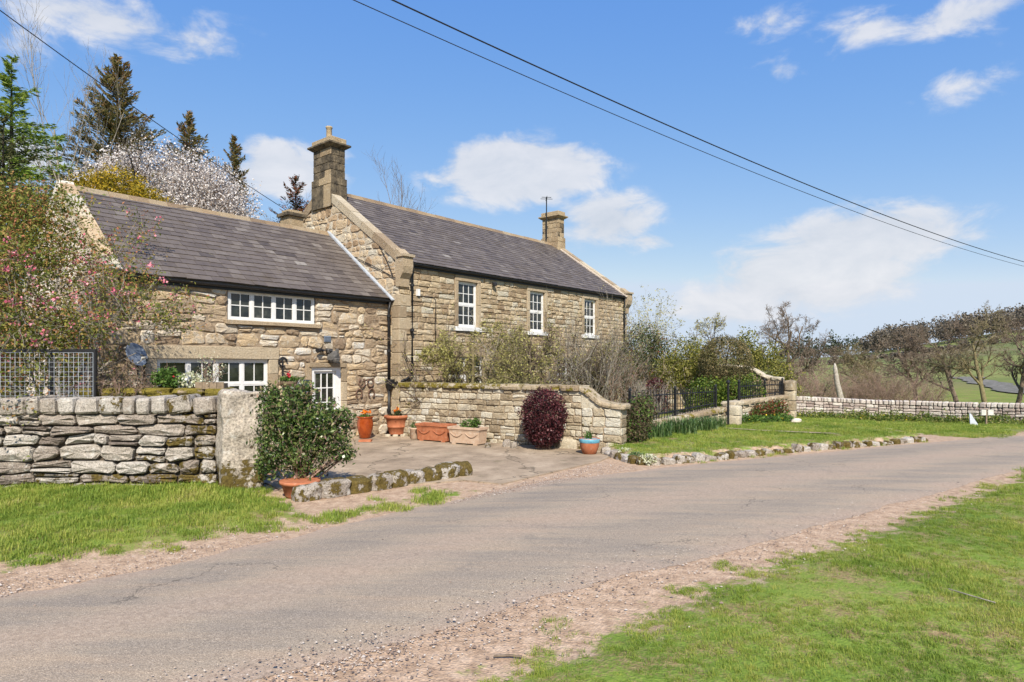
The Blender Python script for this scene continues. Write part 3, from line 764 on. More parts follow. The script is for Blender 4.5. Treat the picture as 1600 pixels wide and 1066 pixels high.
for (row, x0, x1) in ((.022, -.24, .2), (-.04, -.16, .16)):
    x = x0
    while x < x1:
        w_ = rr_.uniform(.018, .03)
        if rr_.random() < .85:
            mb.box((Vector((0, 0, 0)), X_, Z, -Y_), x, x + w_ * .35, row, row + .042, .015, .017)
            if rr_.random() < .6: mb.box((Vector((0, 0, 0)), X_, Z, -Y_), x + w_ * .35, x + w_, row + rr_.choice((0, .02, .034)), row + .042, .015, .0165)
        x += w_ + .012
lt = mb.build('lettering', M['white'], pq); lt['kind'] = 'stuff'
lbx = empty('letter_box', on_wing(-2.86, 1.05, .0), HROT, 'black domed letter box on the wall left of the door', 'letter box')
mb = MB(); n_ = 9; pr = [(-.16, 0), (.16, 0), (.16, .22)] + [(.16 * math.cos(a), .22 + .14 * math.sin(a)) for a in [math.pi * k / n_ for k in range(1, n_)]] + [(-.16, .22)]
for y in (-.012, -.13):
    for (x, z) in pr: mb.v.append(Vector((x, y, z)))
k_ = len(pr)
for q in range(k_): mb.face([q, (q + 1) % k_, k_ + (q + 1) % k_, k_ + q])
mb.face(list(range(k_, 2 * k_))); mb.build('box', M['black'], lbx)
mb = MB(); mb.box((Vector((0, 0, 0)), X_, Z, -Y_), -.11, .11, .24, .275, .13, .14); mb.build('flap', M['grey_metal'], lbx)
bell = empty('iron_pump_bracket', on_wing(-3.42, 1.75, .0), HROT, 'black iron wall bracket with scrolled arm above the hanging basket', 'bracket')
mb = MB(); mb.tube([(0, -.03, -.05), (0, -.03, .40)], .02, 6); mb.build('back_bar', M['black'], bell)
mb = MB(); mb.tube([(.11 * math.cos(a) + .0, -.05, .32 + .11 * math.sin(a)) for a in [2 * math.pi * k / 12 for k in range(11)]], .02, 6); mb.build('scroll', M['black'], bell)
mb = MB(); mb.tube([(0, -.03, .1), (0, -.30, .06), (0, -.34, .0)], .016, 6); mb.build('arm', M['black'], bell)
for k, (x, z_, nm) in enumerate([(-1.02, 1.50, 'upper left'), (-.74, 1.50, 'upper right'), (-1.12, 1.20, 'lower left'), (-.70, 1.20, 'lower right')]):
    hs = MB(); up_ = 1 if k > 1 else -1
    pts = [(x + .10 * math.sin(a), WS - .035, z_ + up_ * .12 * math.cos(a)) for a in [R(-150 + 300 * q / 14) for q in range(15)]]
    hs.tube(pts, .022, 5); o = hs.build('horseshoe', M['iron_rust'], None); o.matrix_world = HM
    tag(o, 'rusty horseshoe fixed on the cottage wall, %s of the four by the downpipe' % nm, 'horseshoe', 'horseshoes on the cottage wall')
dish = empty('satellite_dish', on_wing(-6.85, 2.18, .03), HROT, 'grey satellite dish on the cottage wall beside the lower window', 'satellite dish')
mb = MB(); mb.lathe([(.0, 0), (.10, .01), (.20, .045), (.26, .085), (.25, .09), (.18, .05), (.0, .012)], 20); o = mb.build('reflector', M['grey_metal'], dish, smooth=True); o.rotation_euler = (R(68), 0, R(25)); o.location = (0, -.15, 0)
mb = MB(); mb.tube([(0, 0, -.15), (0, -.14, -.05)], .02, 6); mb.build('wall_arm', M['black'], dish)
mb = MB(); mb.tube([(0, -.18, -.2), (.10, -.42, -.05)], .012, 6); mb.tube([(.08, -.38, -.05), (.13, -.48, -.03)], .03, 8); mb.build('receiver', M['wood_sign'], dish)
lan = empty('wall_hook', on_wing(-6.72, 1.75, .0), HROT, 'black iron hook on the wall at the left edge of the lower window', 'hook')
mb = MB(); mb.tube([(0, -.03, 0), (0, -.03, .42), (.02, -.16, .46), (.10, -.22, .40), (.10, -.22, .26)], .016, 6); mb.build('rod', M['black'], lan)
# ================================================================== GROUND
def ss(x, a, b):
    t = np.clip((x - a) / (b - a), 0, 1); return t * t * (3 - 2 * t)
def sdf(poly, X, Y):
    """signed distance to a polygon, positive inside (numpy)"""
    d2 = np.full(X.shape, 1e9); ins = np.zeros(X.shape, bool); n = len(poly)
    for i in range(n):
        x0, y0 = poly[i][0], poly[i][1]; x1, y1 = poly[(i + 1) % n][0], poly[(i + 1) % n][1]
        ex, ey = x1 - x0, y1 - y0; L = max(1e-9, ex * ex + ey * ey)
        t = np.clip(((X - x0) * ex + (Y - y0) * ey) / L, 0, 1)
        d2 = np.minimum(d2, (X - x0 - t * ex) ** 2 + (Y - y0 - t * ey) ** 2)
        if abs(ey) > 1e-12:
            c = ((y0 > Y) != (y1 > Y)) & (X < ex * (Y - y0) / ey + x0); ins ^= c
    d = np.sqrt(d2); return np.where(ins, d, -d)
def pp(*uv): return [tuple(P(u, v)[:2]) for (u, v) in uv]
def catmull(pts, n):
    pts = [np.array(p, float) for p in pts]; out = []
    m = len(pts) - 1
    for k in range(n + 1):
        t = k / n * m; i = min(int(t), m - 1); f = t - i
        p0, p1, p2, p3 = pts[max(i - 1, 0)], pts[i], pts[i + 1], pts[min(i + 2, m)]
        out.append(.5 * ((2 * p1) + (-p0 + p2) * f + (2 * p0 - 5 * p1 + 4 * p2 - p3) * f * f + (-p0 + 3 * p1 - 3 * p2 + p3) * f ** 3))
    return out
EDGE_FAR = catmull([(-11.5, 3.6)] + pp((-250, 990), (0, 932), (240, 890), (380, 856), (560, 815), (720, 780), (860, 752), (980, 738), (1100, 725), (1280, 708), (1450, 692), (1600, 681)) + [(18.5, 18.6), (24, 20)], 700)
EDGE_NEAR = catmull([(-8.2, .7)] + [(-4.4, 2.55)] + pp((380, 1066), (640, 1000), (896, 920), (1120, 868), (1280, 822), (1450, 775), (1600, 735)) + [(14.4, 14.2), (24, 17.2)], 700)
LAWN_EDGE = pp((938, 708), (965, 718), (1010, 727), (1100, 721), (1200, 711), (1300, 702), (1380, 696), (1445, 690))
G_LEFT = [(-16, 4.6)] + pp((-200, 965), (0, 893), (60, 881), (200, 868), (330, 842), (470, 817), (600, 800), (680, 786), (742, 768), (722, 762), (640, 778), (560, 796), (500, 808), (462, 790)) + [(-4.3, 10.6), (-16, 10.2)]
G_NEAR = [(-.9, 2.0)] + pp((735, 1066), (900, 1004), (1050, 938), (1150, 897), (1290, 850), (1450, 793), (1600, 741), (1750, 712)) + [(40, 22), (40, 1), (4, 0)]
G_RIGHT = LAWN_EDGE + pp((1400, 681), (1440, 679), (1490, 684), (1545, 685), (1600, 676)) + [(20.5, 19.8), (40, 24), (60, 60), (-30, 60), (-4, 22), (2.2, 14.9)]
RAISED = LAWN_EDGE + pp((1430, 683), (1395, 676)) + [(13, 24), (9, 26), (2.6, 15.2)]
YARD = pp((726, 752), (784, 758), (860, 740), (937, 722), (962, 711)) + [(1.9, 15.0), (-3.1, 17.95), (-3.6, 18.7), (-8.5, 13.2), (-8.6, 10.75), (-4.1, 10.7), (-3.35, 9.75), (-2.2, 10.35)]
def gz(X, Y):
    X = np.asarray(X, float); Y = np.asarray(Y, float)
    z = -.28 * ss(Y, 18.5, 26) * ss(X, 7.5, 12)
    z = z - 1.0 * ss(Y, 27.5, 46) * ss(X, 6, 12)
    r_ = X / np.maximum(Y, 1)
    hill = ss(Y, 75, 330) * (5 + 19 * ss(r_, .38, .95) - 3 * ss(-r_, -.3, .6))
    hill = hill + ss(Y, 330, 900) * 6
    z = z + hill + .5 * np.sin(X * .03) * np.sin(Y * .025 + 1) * ss(Y, 60, 140)
    return z
def gz_full(X, Y):
    z = gz(X, Y); r_ = sdf(RAISED, X, Y)
    z = z + .17 * ss(r_, .0, .22)
    near = (Y < 32) & (np.abs(X) < 30)
    bump = .018 * np.sin(X * 1.7 + .6 * np.sin(Y * 1.3)) * np.sin(Y * 2.1 + .5 * np.sin(X * .9))
    lawn = np.maximum(sdf(G_LEFT, X, Y), sdf(G_NEAR, X, Y))
    z = z + np.where(near, bump * ss(lawn, .1, .6) + .05 * ss(lawn, .05, .5), 0)
    return z
def lines(fine, coarse): return np.array(sorted(set(list(fine) + list(coarse))))
gx = lines(np.arange(-13, 21, .13), [-900, -600, -400, -250, -160, -100, -70, -50, -36, -27, -21, -17, -15, 22, 23.5, 25.5, 28, 31, 35, 40, 46, 53, 61, 70, 80, 92, 106, 122, 140, 160, 185, 215, 250, 300, 360, 440, 540, 700, 1000])
gy = lines(np.arange(2.2, 27, .13), [-200, -80, -30, -12, -5, -2, 0, 1.2, 27.6, 28.5, 30, 32, 34.5, 37, 40, 44, 48, 53, 58, 64, 71, 79, 88, 98, 110, 124, 140, 158, 180, 205, 235, 270, 310, 360, 420, 500, 620, 800, 1100, 1500])
GX, GY = np.meshgrid(gx, gy); fx, fy = GX.ravel(), GY.ravel()
fz = gz_full(fx, fy)
lawn_sd = np.maximum(np.maximum(sdf(G_LEFT, fx, fy), sdf(G_NEAR, fx, fy)), sdf(G_RIGHT, fx, fy))
lawn_sd = np.where((fy > 27) | (np.abs(fx) > 20.5), 1.0, lawn_sd)
nx, ny = len(gx), len(gy); idx = np.arange(nx * ny).reshape(ny, nx)
Fq = np.stack([idx[:-1, :-1], idx[:-1, 1:], idx[1:, 1:], idx[1:, :-1]], -1).reshape(-1, 4)

def ground_mat():
    m, t = material('grass_and_dirt'); p = t.pos(); sd = t.attr('lawn')
    n1 = t.noise(p, 3.2, 6, .68); n2 = t.noise(p, 22, 4, .6); n3 = t.noise(p, .45, 3)
    f = t.math('ADD', sd, t.math('MULTIPLY', t.math('SUBTRACT', n1, .5), 1.9))
    f = t.math('ADD', f, t.math('MULTIPLY', t.math('SUBTRACT', n2, .5), .5))
    g = sstep(t, f, .02, .30)
    gc = t.ramp(t.math('ADD', n3, t.math('MULTIPLY', t.math('SUBTRACT', n2, .5), .5)), [(.25, (.085, .14, .022)), (.5, (.145, .21, .034)), (.75, (.23, .25, .06))])
    th = t.math('ADD', t.math('MULTIPLY', t.noise(p, 2.1, 6, .72), .6), t.math('MULTIPLY', t.noise(p, 46, 4, .7), .4))
    gc = t.mix(sstep(t, th, .46, .60), gc, t.ramp(n2, [(.3, (.14, .095, .05)), (.6, (.27, .20, .10)), (.8, (.36, .28, .17))]))
    # fields far off: big patches of rough grass and bracken
    far = t.noise(p, .018, 5, .62)
    sepn = t.n('ShaderNodeSeparateXYZ', {0: p})
    fm = sstep(t, sepn.outputs[1], 60, 130)
    fc = t.ramp(far, [(.36, (.17, .135, .08)), (.46, (.12, .145, .05)), (.56, (.19, .205, .07)), (.66, (.13, .13, .055)), (.74, (.18, .145, .085))])
    gc = t.mix(fm, gc, fc)
    peb = t.n('ShaderNodeTexVoronoi', {'Vector': p, 'Scale': 48.0, 'Randomness': 1.0})
    dc = t.ramp(t.noise(p, 7, 6, .7), [(.28, (.225, .152, .102)), (.5, (.385, .28, .196)), (.72, (.50, .385, .285))])
    dc = t.mix(.30, dc, t.ramp(peb.outputs['Color'], [(.15, (.50, .42, .40)), (.5, (.95, .9, .86)), (.85, (1.5, 1.35, 1.3))]), 'MULTIPLY')
    c = t.mix(g, dc, gc)
    h = t.math('ADD', t.math('MULTIPLY', n2, .6), t.math('MULTIPLY', peb.outputs['Distance'], .5))
    finish(t, c, .95, t.bump(h, .8, .02), spec=.1)
    return m
M['ground'] = ground_mat()
gro = np_mesh('ground', np.stack([fx, fy, fz], -1), Fq, M['ground'], smooth=True)
at = gro.data.attributes.new('lawn', 'FLOAT', 'POINT'); at.data.foreach_set('value', np.clip(lawn_sd, -1.2, 1.2).astype(np.float32))
tag(gro, kind='structure')

def road_mat():
    m, t = material('worn_asphalt'); p = t.pos(); a = t.attr('across')
    sc_n = t.noise(p, 95, 3, .7); big = t.noise(p, .9, 5, .6); st = t.noise(t.n('ShaderNodeMapping', {'Vector': p, 'Rotation': (0, 0, R(-34)), 'Scale': (.35, 2.6, 1)}).outputs[0], 1.3, 5, .6)
    c = t.ramp(sc_n, [(.22, (.055, .046, .038)), (.40, (.245, .20, .155)), (.60, (.34, .28, .217)), (.78, (.72, .61, .50))])
    c = t.mix(.8, c, t.ramp(st, [(.3, (.76, .79, .84)), (.5, (1.0, .99, .97)), (.7, (1.14, 1.06, .98))]), 'MULTIPLY')
    c = t.mix(.55, c, t.ramp(t.noise(p, 34, 5, .75), [(.3, (.62, .60, .58)), (.5, (1.0, 1.0, 1.0)), (.68, (1.3, 1.27, 1.22))]), 'MULTIPLY')
    tr_ = t.math('MINIMUM', t.math('ABSOLUTE', t.math('SUBTRACT', a, .24)), t.math('ABSOLUTE', t.math('SUBTRACT', a, .76)))
    tr_ = t.math('SUBTRACT', 1.0, sstep(t, t.math('ADD', tr_, t.math('MULTIPLY', t.math('SUBTRACT', st, .5), .3)), .03, .15))
    c = t.mix(t.math('MULTIPLY', tr_, .55), c, t.mix(1.0, c, (.80, .82, .87), 'MULTIPLY'))
    cv = t.n('ShaderNodeTexVoronoi', {'Vector': t.n('ShaderNodeVectorMath', {0: p, 1: t.noise(p, 1.6, 4, .7, out='Color')}, operation='ADD').outputs[0], 'Scale': .55}, feature='DISTANCE_TO_EDGE').outputs['Distance']
    crk = t.math('MULTIPLY', t.math('SUBTRACT', 1.0, sstep(t, cv, .002, .010)), sstep(t, t.noise(p, .6, 2), .50, .60))
    c = t.mix(t.math('MULTIPLY', crk, .55), c, (.06, .052, .045))
    # reddish grit washed to the crown and the edges
    e = t.math('ABSOLUTE', t.math('SUBTRACT', a, .5)); 
    edge = sstep(t, t.math('ADD', e, t.math('MULTIPLY', t.math('SUBTRACT', big, .5), .35)), .38, .52)
    crown = t.math('SUBTRACT', 1.0, sstep(t, t.math('ADD', e, t.math('MULTIPLY', t.math('SUBTRACT', big, .5), .25)), .02, .17))
    gr = t.math('MAXIMUM', t.math('MULTIPLY', edge, .85), t.math('MULTIPLY', crown, .6))
    spk = sstep(t, t.noise(p, 60, 4, .75), .40, .60)
    c = t.mix(t.math('MULTIPLY', gr, t.math('ADD', t.math('MULTIPLY', spk, .6), .35)), c, t.ramp(t.noise(p, 30, 4), [(.3, (.22, .15, .11)), (.7, (.46, .35, .27))]))
    dk = sstep(t, t.noise(p, 1.1, 7, .74, .5), .585, .66)
    c = t.mix(t.math('MULTIPLY', dk, .28), c, (.13, .12, .11))
    ck = t.n('ShaderNodeTexVoronoi', {'Vector': p, 'Scale': 110.0})
    h = t.math('ADD', t.math('MULTIPLY', ck.outputs['Distance'], 1.0), t.math('MULTIPLY', spk, .3))
    finish(t, c, .9, t.bump(h, .55, .006), spec=.2)
    return m
M['road'] = road_mat()
rng = random.Random(5); N_ = len(EDGE_FAR); AC = 14; rv, ra = [], []
for k in range(N_):
    q = k * .11
    jf = .05 * mnoise.noise(Vector((q * 1.3, 0, 0))) + .028 * mnoise.noise(Vector((q * 7, 3, 0))) + .12 * mnoise.noise(Vector((q * .35, 8, 0)))
    jn = .05 * mnoise.noise(Vector((q * 1.3, 9, 0))) + .028 * mnoise.noise(Vector((q * 7, 5, 0))) + .10 * mnoise.noise(Vector((q * .4, 2, 0)))
    f, n_ = EDGE_FAR[k], EDGE_NEAR[k]; d = n_ - f; L = np.linalg.norm(d); d = d / L
    for j in range(AC + 1):
        s_ = j / AC; pnt = f + d * (jf + (L - jf + jn) * s_)
        rv.append((pnt[0], pnt[1], 0)); ra.append(s_)
rv = np.array(rv); rv[:, 2] = gz(rv[:, 0], rv[:, 1]) + .003 + .045 * np.clip(1 - (2 * np.array(ra) - 1) ** 2, 0, 1)
ii = np.arange(N_ * (AC + 1)).reshape(N_, AC + 1)
rf = np.stack([ii[:-1, :-1], ii[:-1, 1:], ii[1:, 1:], ii[1:, :-1]], -1).reshape(-1, 4)[:, ::-1]
road = np_mesh('road', rv, rf, M['road'], smooth=True)
at = road.data.attributes.new('across', 'FLOAT', 'POINT'); at.data.foreach_set('value', np.array(ra, dtype=np.float32))
tag(road, kind='structure')

def yard_mat():
    m, t = material('old_concrete'); p = t.pos()
    c = t.ramp(t.noise(p, 1.1, 6, .68, .3), [(.28, (.17, .13, .093)), (.48, (.29, .225, .162)), (.66, (.39, .31, .228)), (.8, (.46, .375, .285))])
    c = t.mix(.5, c, t.ramp(t.noise(p, 60, 3, .7), [(.3, (.66, .65, .63)), (.7, (1.3, 1.28, 1.25))]), 'MULTIPLY')
    mo = sstep(t, t.noise(p, 2.4, 6, .72), .56, .68)
    c = t.mix(t.math('MULTIPLY', mo, .45), c, (.10, .09, .045))
    cr = t.n('ShaderNodeTexVoronoi', {'Vector': t.n('ShaderNodeVectorMath', {0: p, 1: t.noise(p, 2, 3, out='Color')}, operation='ADD').outputs[0], 'Scale': .42}, feature='DISTANCE_TO_EDGE').outputs['Distance']
    ck = t.math('SUBTRACT', 1.0, sstep(t, cr, .004, .014))
    c = t.mix(t.math('MULTIPLY', ck, .6), c, (.06, .05, .035))
    finish(t, c, .93, t.bump(t.noise(p, 45, 4, .7), .4, .01), spec=.15)
    return m
M['yard'] = yard_mat()
yb = MB(); yp = []
for i in range(len(YARD)):
    a, b = np.array(YARD[i]), np.array(YARD[(i + 1) % len(YARD)]); n = max(1, int(np.linalg.norm(b - a) / .12))
    for k in range(n):
        q = a + (b - a) * k / n; j = .03 * mnoise.noise(Vector((q[0] * 4, q[1] * 4, 0))) if i < 4 else 0
        yp.append((q[0] + j, q[1] + j))
yb.v = [Vector((x, y, .022)) for x, y in yp] + [Vector((x, y, -.06)) for x, y in yp]
n = len(yp); yb.face(list(range(n)))
for q in range(n): yb.face([q, n + q, n + (q + 1) % n, (q + 1) % n])
yard = yb.build('courtyard_paving', M['yard']); tag(yard, kind='structure')
# thin paved path across the kerbed lawn to the gate
pth = MB(); PA = [P(1128, 680), P(1180, 684), P(1240, 687), P(1305, 690)]
for k, q in enumerate(PA):
    for s_ in (-.14, .14): pth.v.append(Vector((q.x - s_ * .4, q.y + s_, 0)))
for v_ in pth.v: v_.z = float(gz_full(np.array([v_.x]), np.array([v_.y]))[0]) + .045
for k in range(len(PA) - 1): pth.face([2 * k, 2 * k + 1, 2 * k + 3, 2 * k + 2])
tag(pth.build('garden_path', M['yard']), kind='structure')
# shallow stony river beyond the wall
riv = MB(); riv_pts = [(82, 116), (75, 102), (68, 88), (61, 77), (58, 68), (64, 58), (80, 50)]
cr_ = catmull(riv_pts, 40)
for k, q in enumerate(cr_):
    dd = cr_[min(k + 1, 40)] - cr_[max(k - 1, 0)]; dd = dd / np.linalg.norm(dd); wv = 2.2 + 1.6 * mnoise.noise(Vector((k * .4, 0, 0)))
    for s_ in (-1, -.33, .33, 1):
        x, y = q[0] - dd[1] * wv * s_, q[1] + dd[0] * wv * s_
        riv.v.append(Vector((x, y, float(gz(x, y)) + .14 - .0 * abs(s_))))
for k in range(40):
    for j in range(3): riv.face([k * 4 + j, k * 4 + j + 1, k * 4 + 5 + j, k * 4 + 4 + j])
def river_mat():
    m, t = material('river_water'); p = t.pos()
    n_ = t.noise(p, 1.2, 5, .65)
    c = t.ramp(n_, [(.4, (.10, .095, .07)), (.55, (.17, .155, .13)), (.7, (.27, .25, .225))])
    finish(t, c, .75, t.bump(t.noise(p, 4, 4), .8, .2)); return m
M['river'] = river_mat(); tag(riv.build('river', M['river'], smooth=True), kind='structure')

# loose grit along both margins, on the apron and on the road crown
def scatter_grit():
    rg = np.random.default_rng(3); n = 12000
    k = np.clip((rg.beta(1.1, 2.6, n) * N_).astype(int), 0, N_ - 1)
    ef, en = np.array(EDGE_FAR)[k], np.array(EDGE_NEAR)[k]
    typ = rg.random(n); s_ = np.where(typ < .38, 1 + np.abs(rg.normal(0, .10, n)), np.where(typ < .62, -np.abs(rg.normal(0, .12, n)), np.where(typ < .8, rg.normal(.47, .1, n), rg.normal(.97, .05, n))))
    c = ef + (en - ef) * s_[:, None]
    ap = rg.random(n) < .22                                     # the gravel apron before the yard
    quad = np.array(pp((740, 775), (940, 724), (1000, 733), (700, 790)))
    a_, b_ = rg.random(n)[:, None], rg.random(n)[:, None]
    q = quad[0] * (1 - a_) * (1 - b_) + quad[1] * a_ * (1 - b_) + quad[2] * a_ * b_ + quad[3] * (1 - a_) * b_
    c = np.where(ap[:, None], q, c)
    sz = rg.lognormal(-4.95, .42, n); sz = np.clip(sz, .003, .020)
    z = gz_full(c[:, 0], c[:, 1]) + .014 + np.where((s_ > 0) & (s_ < 1) & ~ap, .022, 0)
    base = np.array([[1, 0, 0], [0, 1, 0], [-1, 0, 0], [0, -1, 0], [0, 0, .7], [0, 0, -.5]])
    V = base[None] * sz[:, None, None] * rg.uniform(.6, 1.3, (n, 6, 3)); an = rg.uniform(0, 6.28, n)
    x = V[..., 0] * np.cos(an)[:, None] - V[..., 1] * np.sin(an)[:, None]; y = V[..., 0] * np.sin(an)[:, None] + V[..., 1] * np.cos(an)[:, None]
    V = np.stack([x + c[:, :1], y + c[:, 1:2], V[..., 2] + z[:, None]], -1).reshape(-1, 3)
    f = np.array([[0, 1, 4], [1, 2, 4], [2, 3, 4], [3, 0, 4]]); Fc = (f[None] + np.arange(n)[:, None, None] * 6).reshape(-1, 3)
    m, t = material('grit'); c_ = t.ramp(t.attr('rnd'), [(0, (.12, .09, .075)), (.35, (.24, .17, .13)), (.7, (.36, .28, .22)), (1, (.48, .43, .38))]); finish(t, c_, .9)
    o = np_mesh('loose_grit', V, Fc, m, rnd=np.repeat(rg.random(n), 4)); tag(o, 'loose reddish grit scattered along the road margins and apron', 'grit', kind='stuff')
scatter_grit()

# ================================================================== WALLS
def frame(p0, p1, z0=0.0, z1=None, flip=1):
    """wall frame from p0 to p1; n points to the right of travel turned toward the viewer"""
    p0, p1 = Vector((p0[0], p0[1], z0)), Vector((p1[0], p1[1], z0 if z1 is None else z1))
    A = (p1 - p0); L = math.hypot(A.x, A.y); A = A / L
    h = Vector((A.x, A.y, 0)); N = Vector((h.y, -h.x, 0)) * flip
    return (p0, A, Z, N), L
ID = Matrix.Identity(4)
# --- dry-stone wall on the left
rng = random.Random(31)
dw = empty('dry_stone_wall', (0, 0, 0), 0, 'rough grey dry-stone wall with upright coping stones on the left verge', 'wall')
F, L = frame((-11.2, 9.98), (-4.78, 10.36), -.06)
cb = MB(); cb.box(F, 0, L - .06, .0, 1.20, -.55, -.10); wc = cb.build('wall_core', M['joint_dark'], dw)
pl, rc = courses(0, L - .02, [0, 1.27], .195, .44, .045, rng, [], gap=.026, split=.2, hvar=.36, corner=.24)
def dmoss(a, b):
    m_ = .0
    if b < .33: m_ = .55 if a > 3.4 else .38
    if a > L - .9: m_ = max(m_, .42 + .14 * rng.random() if rng.random() < .6 else .1)
    if a > L - 2.3 and b < .6 and rng.random() < .3: m_ = .5
    return m_
pieces('stone', stones_from(pl, F, rng, depth=.20, proud=(-.035, .04), bev=.026, rough=.030, moss=dmoss), M['drystone'], wc, ID, 300)
a = .02; k = 0
while a < L - .15:
    w_ = rng.choice((.19, .22, .24, .26, .34, .38)) * rng.uniform(.93, 1.07); h_ = rng.uniform(.255, .30)
    if a + w_ > L - .1: w_ = L - .04 - a
    last = a + w_ > L - .45
    tl = rng.uniform(-.06, .06) + (.16 if last else 0)
    mb = MB(); ax = (F[1] * math.cos(tl) + Z * math.sin(tl), -F[3], Z * math.cos(tl) - F[1] * math.sin(tl))
    mb.rock(F[0] + F[1] * (a + w_ / 2) + Z * (1.27 + h_ / 2 - .01) - F[3] * .22, (w_ * 1.0, .56, h_), ax, rng, r=rng.uniform(.45, 1), m=.44 if rng.random() < .22 else .18, p=.34, rough=.07, nu=12, nv=7)
    mb.build('coping_stone', M['drystone'], wc, recentre=True); a += w_ + .012
# --- gate pillar: one rough monolith
def rough_box(name, size, mat, parent, seg=(8, 8, 18), amp=.03, moss=None, seed=0, taper=.0):
    sx, sy, sz = size; bx = MB(); grid = {}
    def vert(i, j, k):
        if (i, j, k) not in grid:
            q = Vector(((i / seg[0] - .5) * sx, (j / seg[1] - .5) * sy, k / seg[2] * sz))
            n_ = Vector((q.x / sx * 2, q.y / sy * 2, (q.z / sz - .5) * 2)); e = 0
            t_ = 1 - taper * k / seg[2]
            s3 = Vector((q.x * t_, q.y * t_, q.z)); dn = Vector((1 if i == seg[0] else -1 if i == 0 else 0, 1 if j == seg[1] else -1 if j == 0 else 0, 1 if k == seg[2] else -.0))
            nb = sum(1 for c in dn if c)
            dsp = amp * (mnoise.noise(q * 2.6 + Vector((seed, 0, 0))) + .6 * mnoise.noise(q * 7 + Vector((0, seed, 0)))) - (.02 * (nb - 1) if nb > 1 else 0)
            grid[(i, j, k)] = len(bx.v); bx.v.append(s3 + dn.normalized() * dsp if nb else s3)
        return grid[(i, j, k)]
    def quad(a, b, c, d, z_):
        bx.face([vert(*a), vert(*b), vert(*c), vert(*d)], .6, moss(z_) if moss else 0)
    for k in range(seg[2]):
        for i in range(seg[0]):
            quad((i, 0, k), (i + 1, 0, k), (i + 1, 0, k + 1), (i, 0, k + 1), k / seg[2]); quad((i + 1, seg[1], k), (i, seg[1], k), (i, seg[1], k + 1), (i + 1, seg[1], k + 1), k / seg[2])
        for j in range(seg[1]):
            quad((0, j + 1, k), (0, j, k), (0, j, k + 1), (0, j + 1, k + 1), k / seg[2]); quad((seg[0], j, k), (seg[0], j + 1, k), (seg[0], j + 1, k + 1), (seg[0], j, k + 1), k / seg[2])
    for i in range(seg[0]):
        for j in range(seg[1]): quad((i, j, seg[2]), (i + 1, j, seg[2]), (i + 1, j + 1, seg[2]), (i, j + 1, seg[2]), 1)
    return bx.build(name, mat, parent, smooth=True)
gp = rough_box('gate_pillar', (.66, .56, 1.58), M['pillar'], None, seg=(12, 10, 26), amp=.05, seed=5, moss=lambda z_: .62 if z_ < .22 else .46 if z_ < .30 else .1, taper=.03)
gp.location = (-4.42, 10.42, 0); gp.rotation_euler = (0, 0, R(31))
tag(gp, 'squared rough stone gate pillar with moss at its foot, ending the dry-stone wall', 'gate pillar', kind='thing')
# --- mossy kerb of boulders
kb = empty('boulder_kerb', (0, 0, 0), 0, 'low row of mossy boulders edging the courtyard', 'kerb')
k0, k1 = Vector((-3.18, 9.38, 0)), Vector((-.86, 11.55, 0)); kd = (k1 - k0).normalized(); KL = (k1 - k0).length; a = 0
while a < KL - .1:
    w_ = rng.uniform(.28, .46); h_ = rng.uniform(.26, .33); mb = MB(); tl = rng.uniform(-.15, .15)
    ax = (kd * math.cos(tl) + Z * math.sin(tl) * .5, Vector((-kd.y, kd.x, 0)), Z)
    mb.rock(k0 + kd * (a + w_ / 2) + Z * (h_ / 2 - .05) + Vector((-kd.y, kd.x, 0)) * rng.uniform(-.03, .03), (w_ * 1.12, .36, h_ * 1.05), ax, rng, r=rng.uniform(.2, .9), m=rng.uniform(.46, .72), p=.6, rough=.10, nu=12, nv=8)
    mb.build('boulder', M['drystone'], kb, smooth=False, recentre=True); a += w_ * .97
# --- garden wall running from the house to the road
rng = random.Random(47)
gw = empty('garden_wall', (0, 0, 0), 0, 'pale coursed sandstone garden wall with mossy coping, curving down at its road end', 'wall')
F, L = frame((-3.12, 17.82), (1.62, 14.98), -.04)
F2_, L2 = frame((1.62, 14.98), (2.48, 14.55), -.04)
cb = MB(); cb.box(F, 0, L, 0, 1.42, -.42, -.06); cb.box(F2_, .01, L2 - .03, 0, 1.02, -.42, -.06); wc = cb.build('wall_core', M['mortar'], gw)
gm = lambda a, b: .42 if (rng.random() < .05 or b < .12) else .0
pl, rc = courses(0, L, [0, .5, 1.43], .155, .27, .016, rng, [], gap=.014, split=.12, hvar=.3, corner=.16)
it = stones_from(pl, F, rng, depth=.06, proud=(-.006, .022), bev=.016, rough=.009, moss=gm)
mo = mortar_from(rc, F, .02)
pl, rc = courses(0.01, L2, [0, .6, 1.04], .21, .34, .02, rng, [], gap=.016, split=.1, hvar=.3, corner=.16)
it += stones_from(pl, F2_, rng, depth=.06, proud=(-.006, .022), bev=.016, rough=.009, moss=lambda a, b: .46 if rng.random() < .25 else .1)
mo.join(mortar_from(rc, F2_, .02))
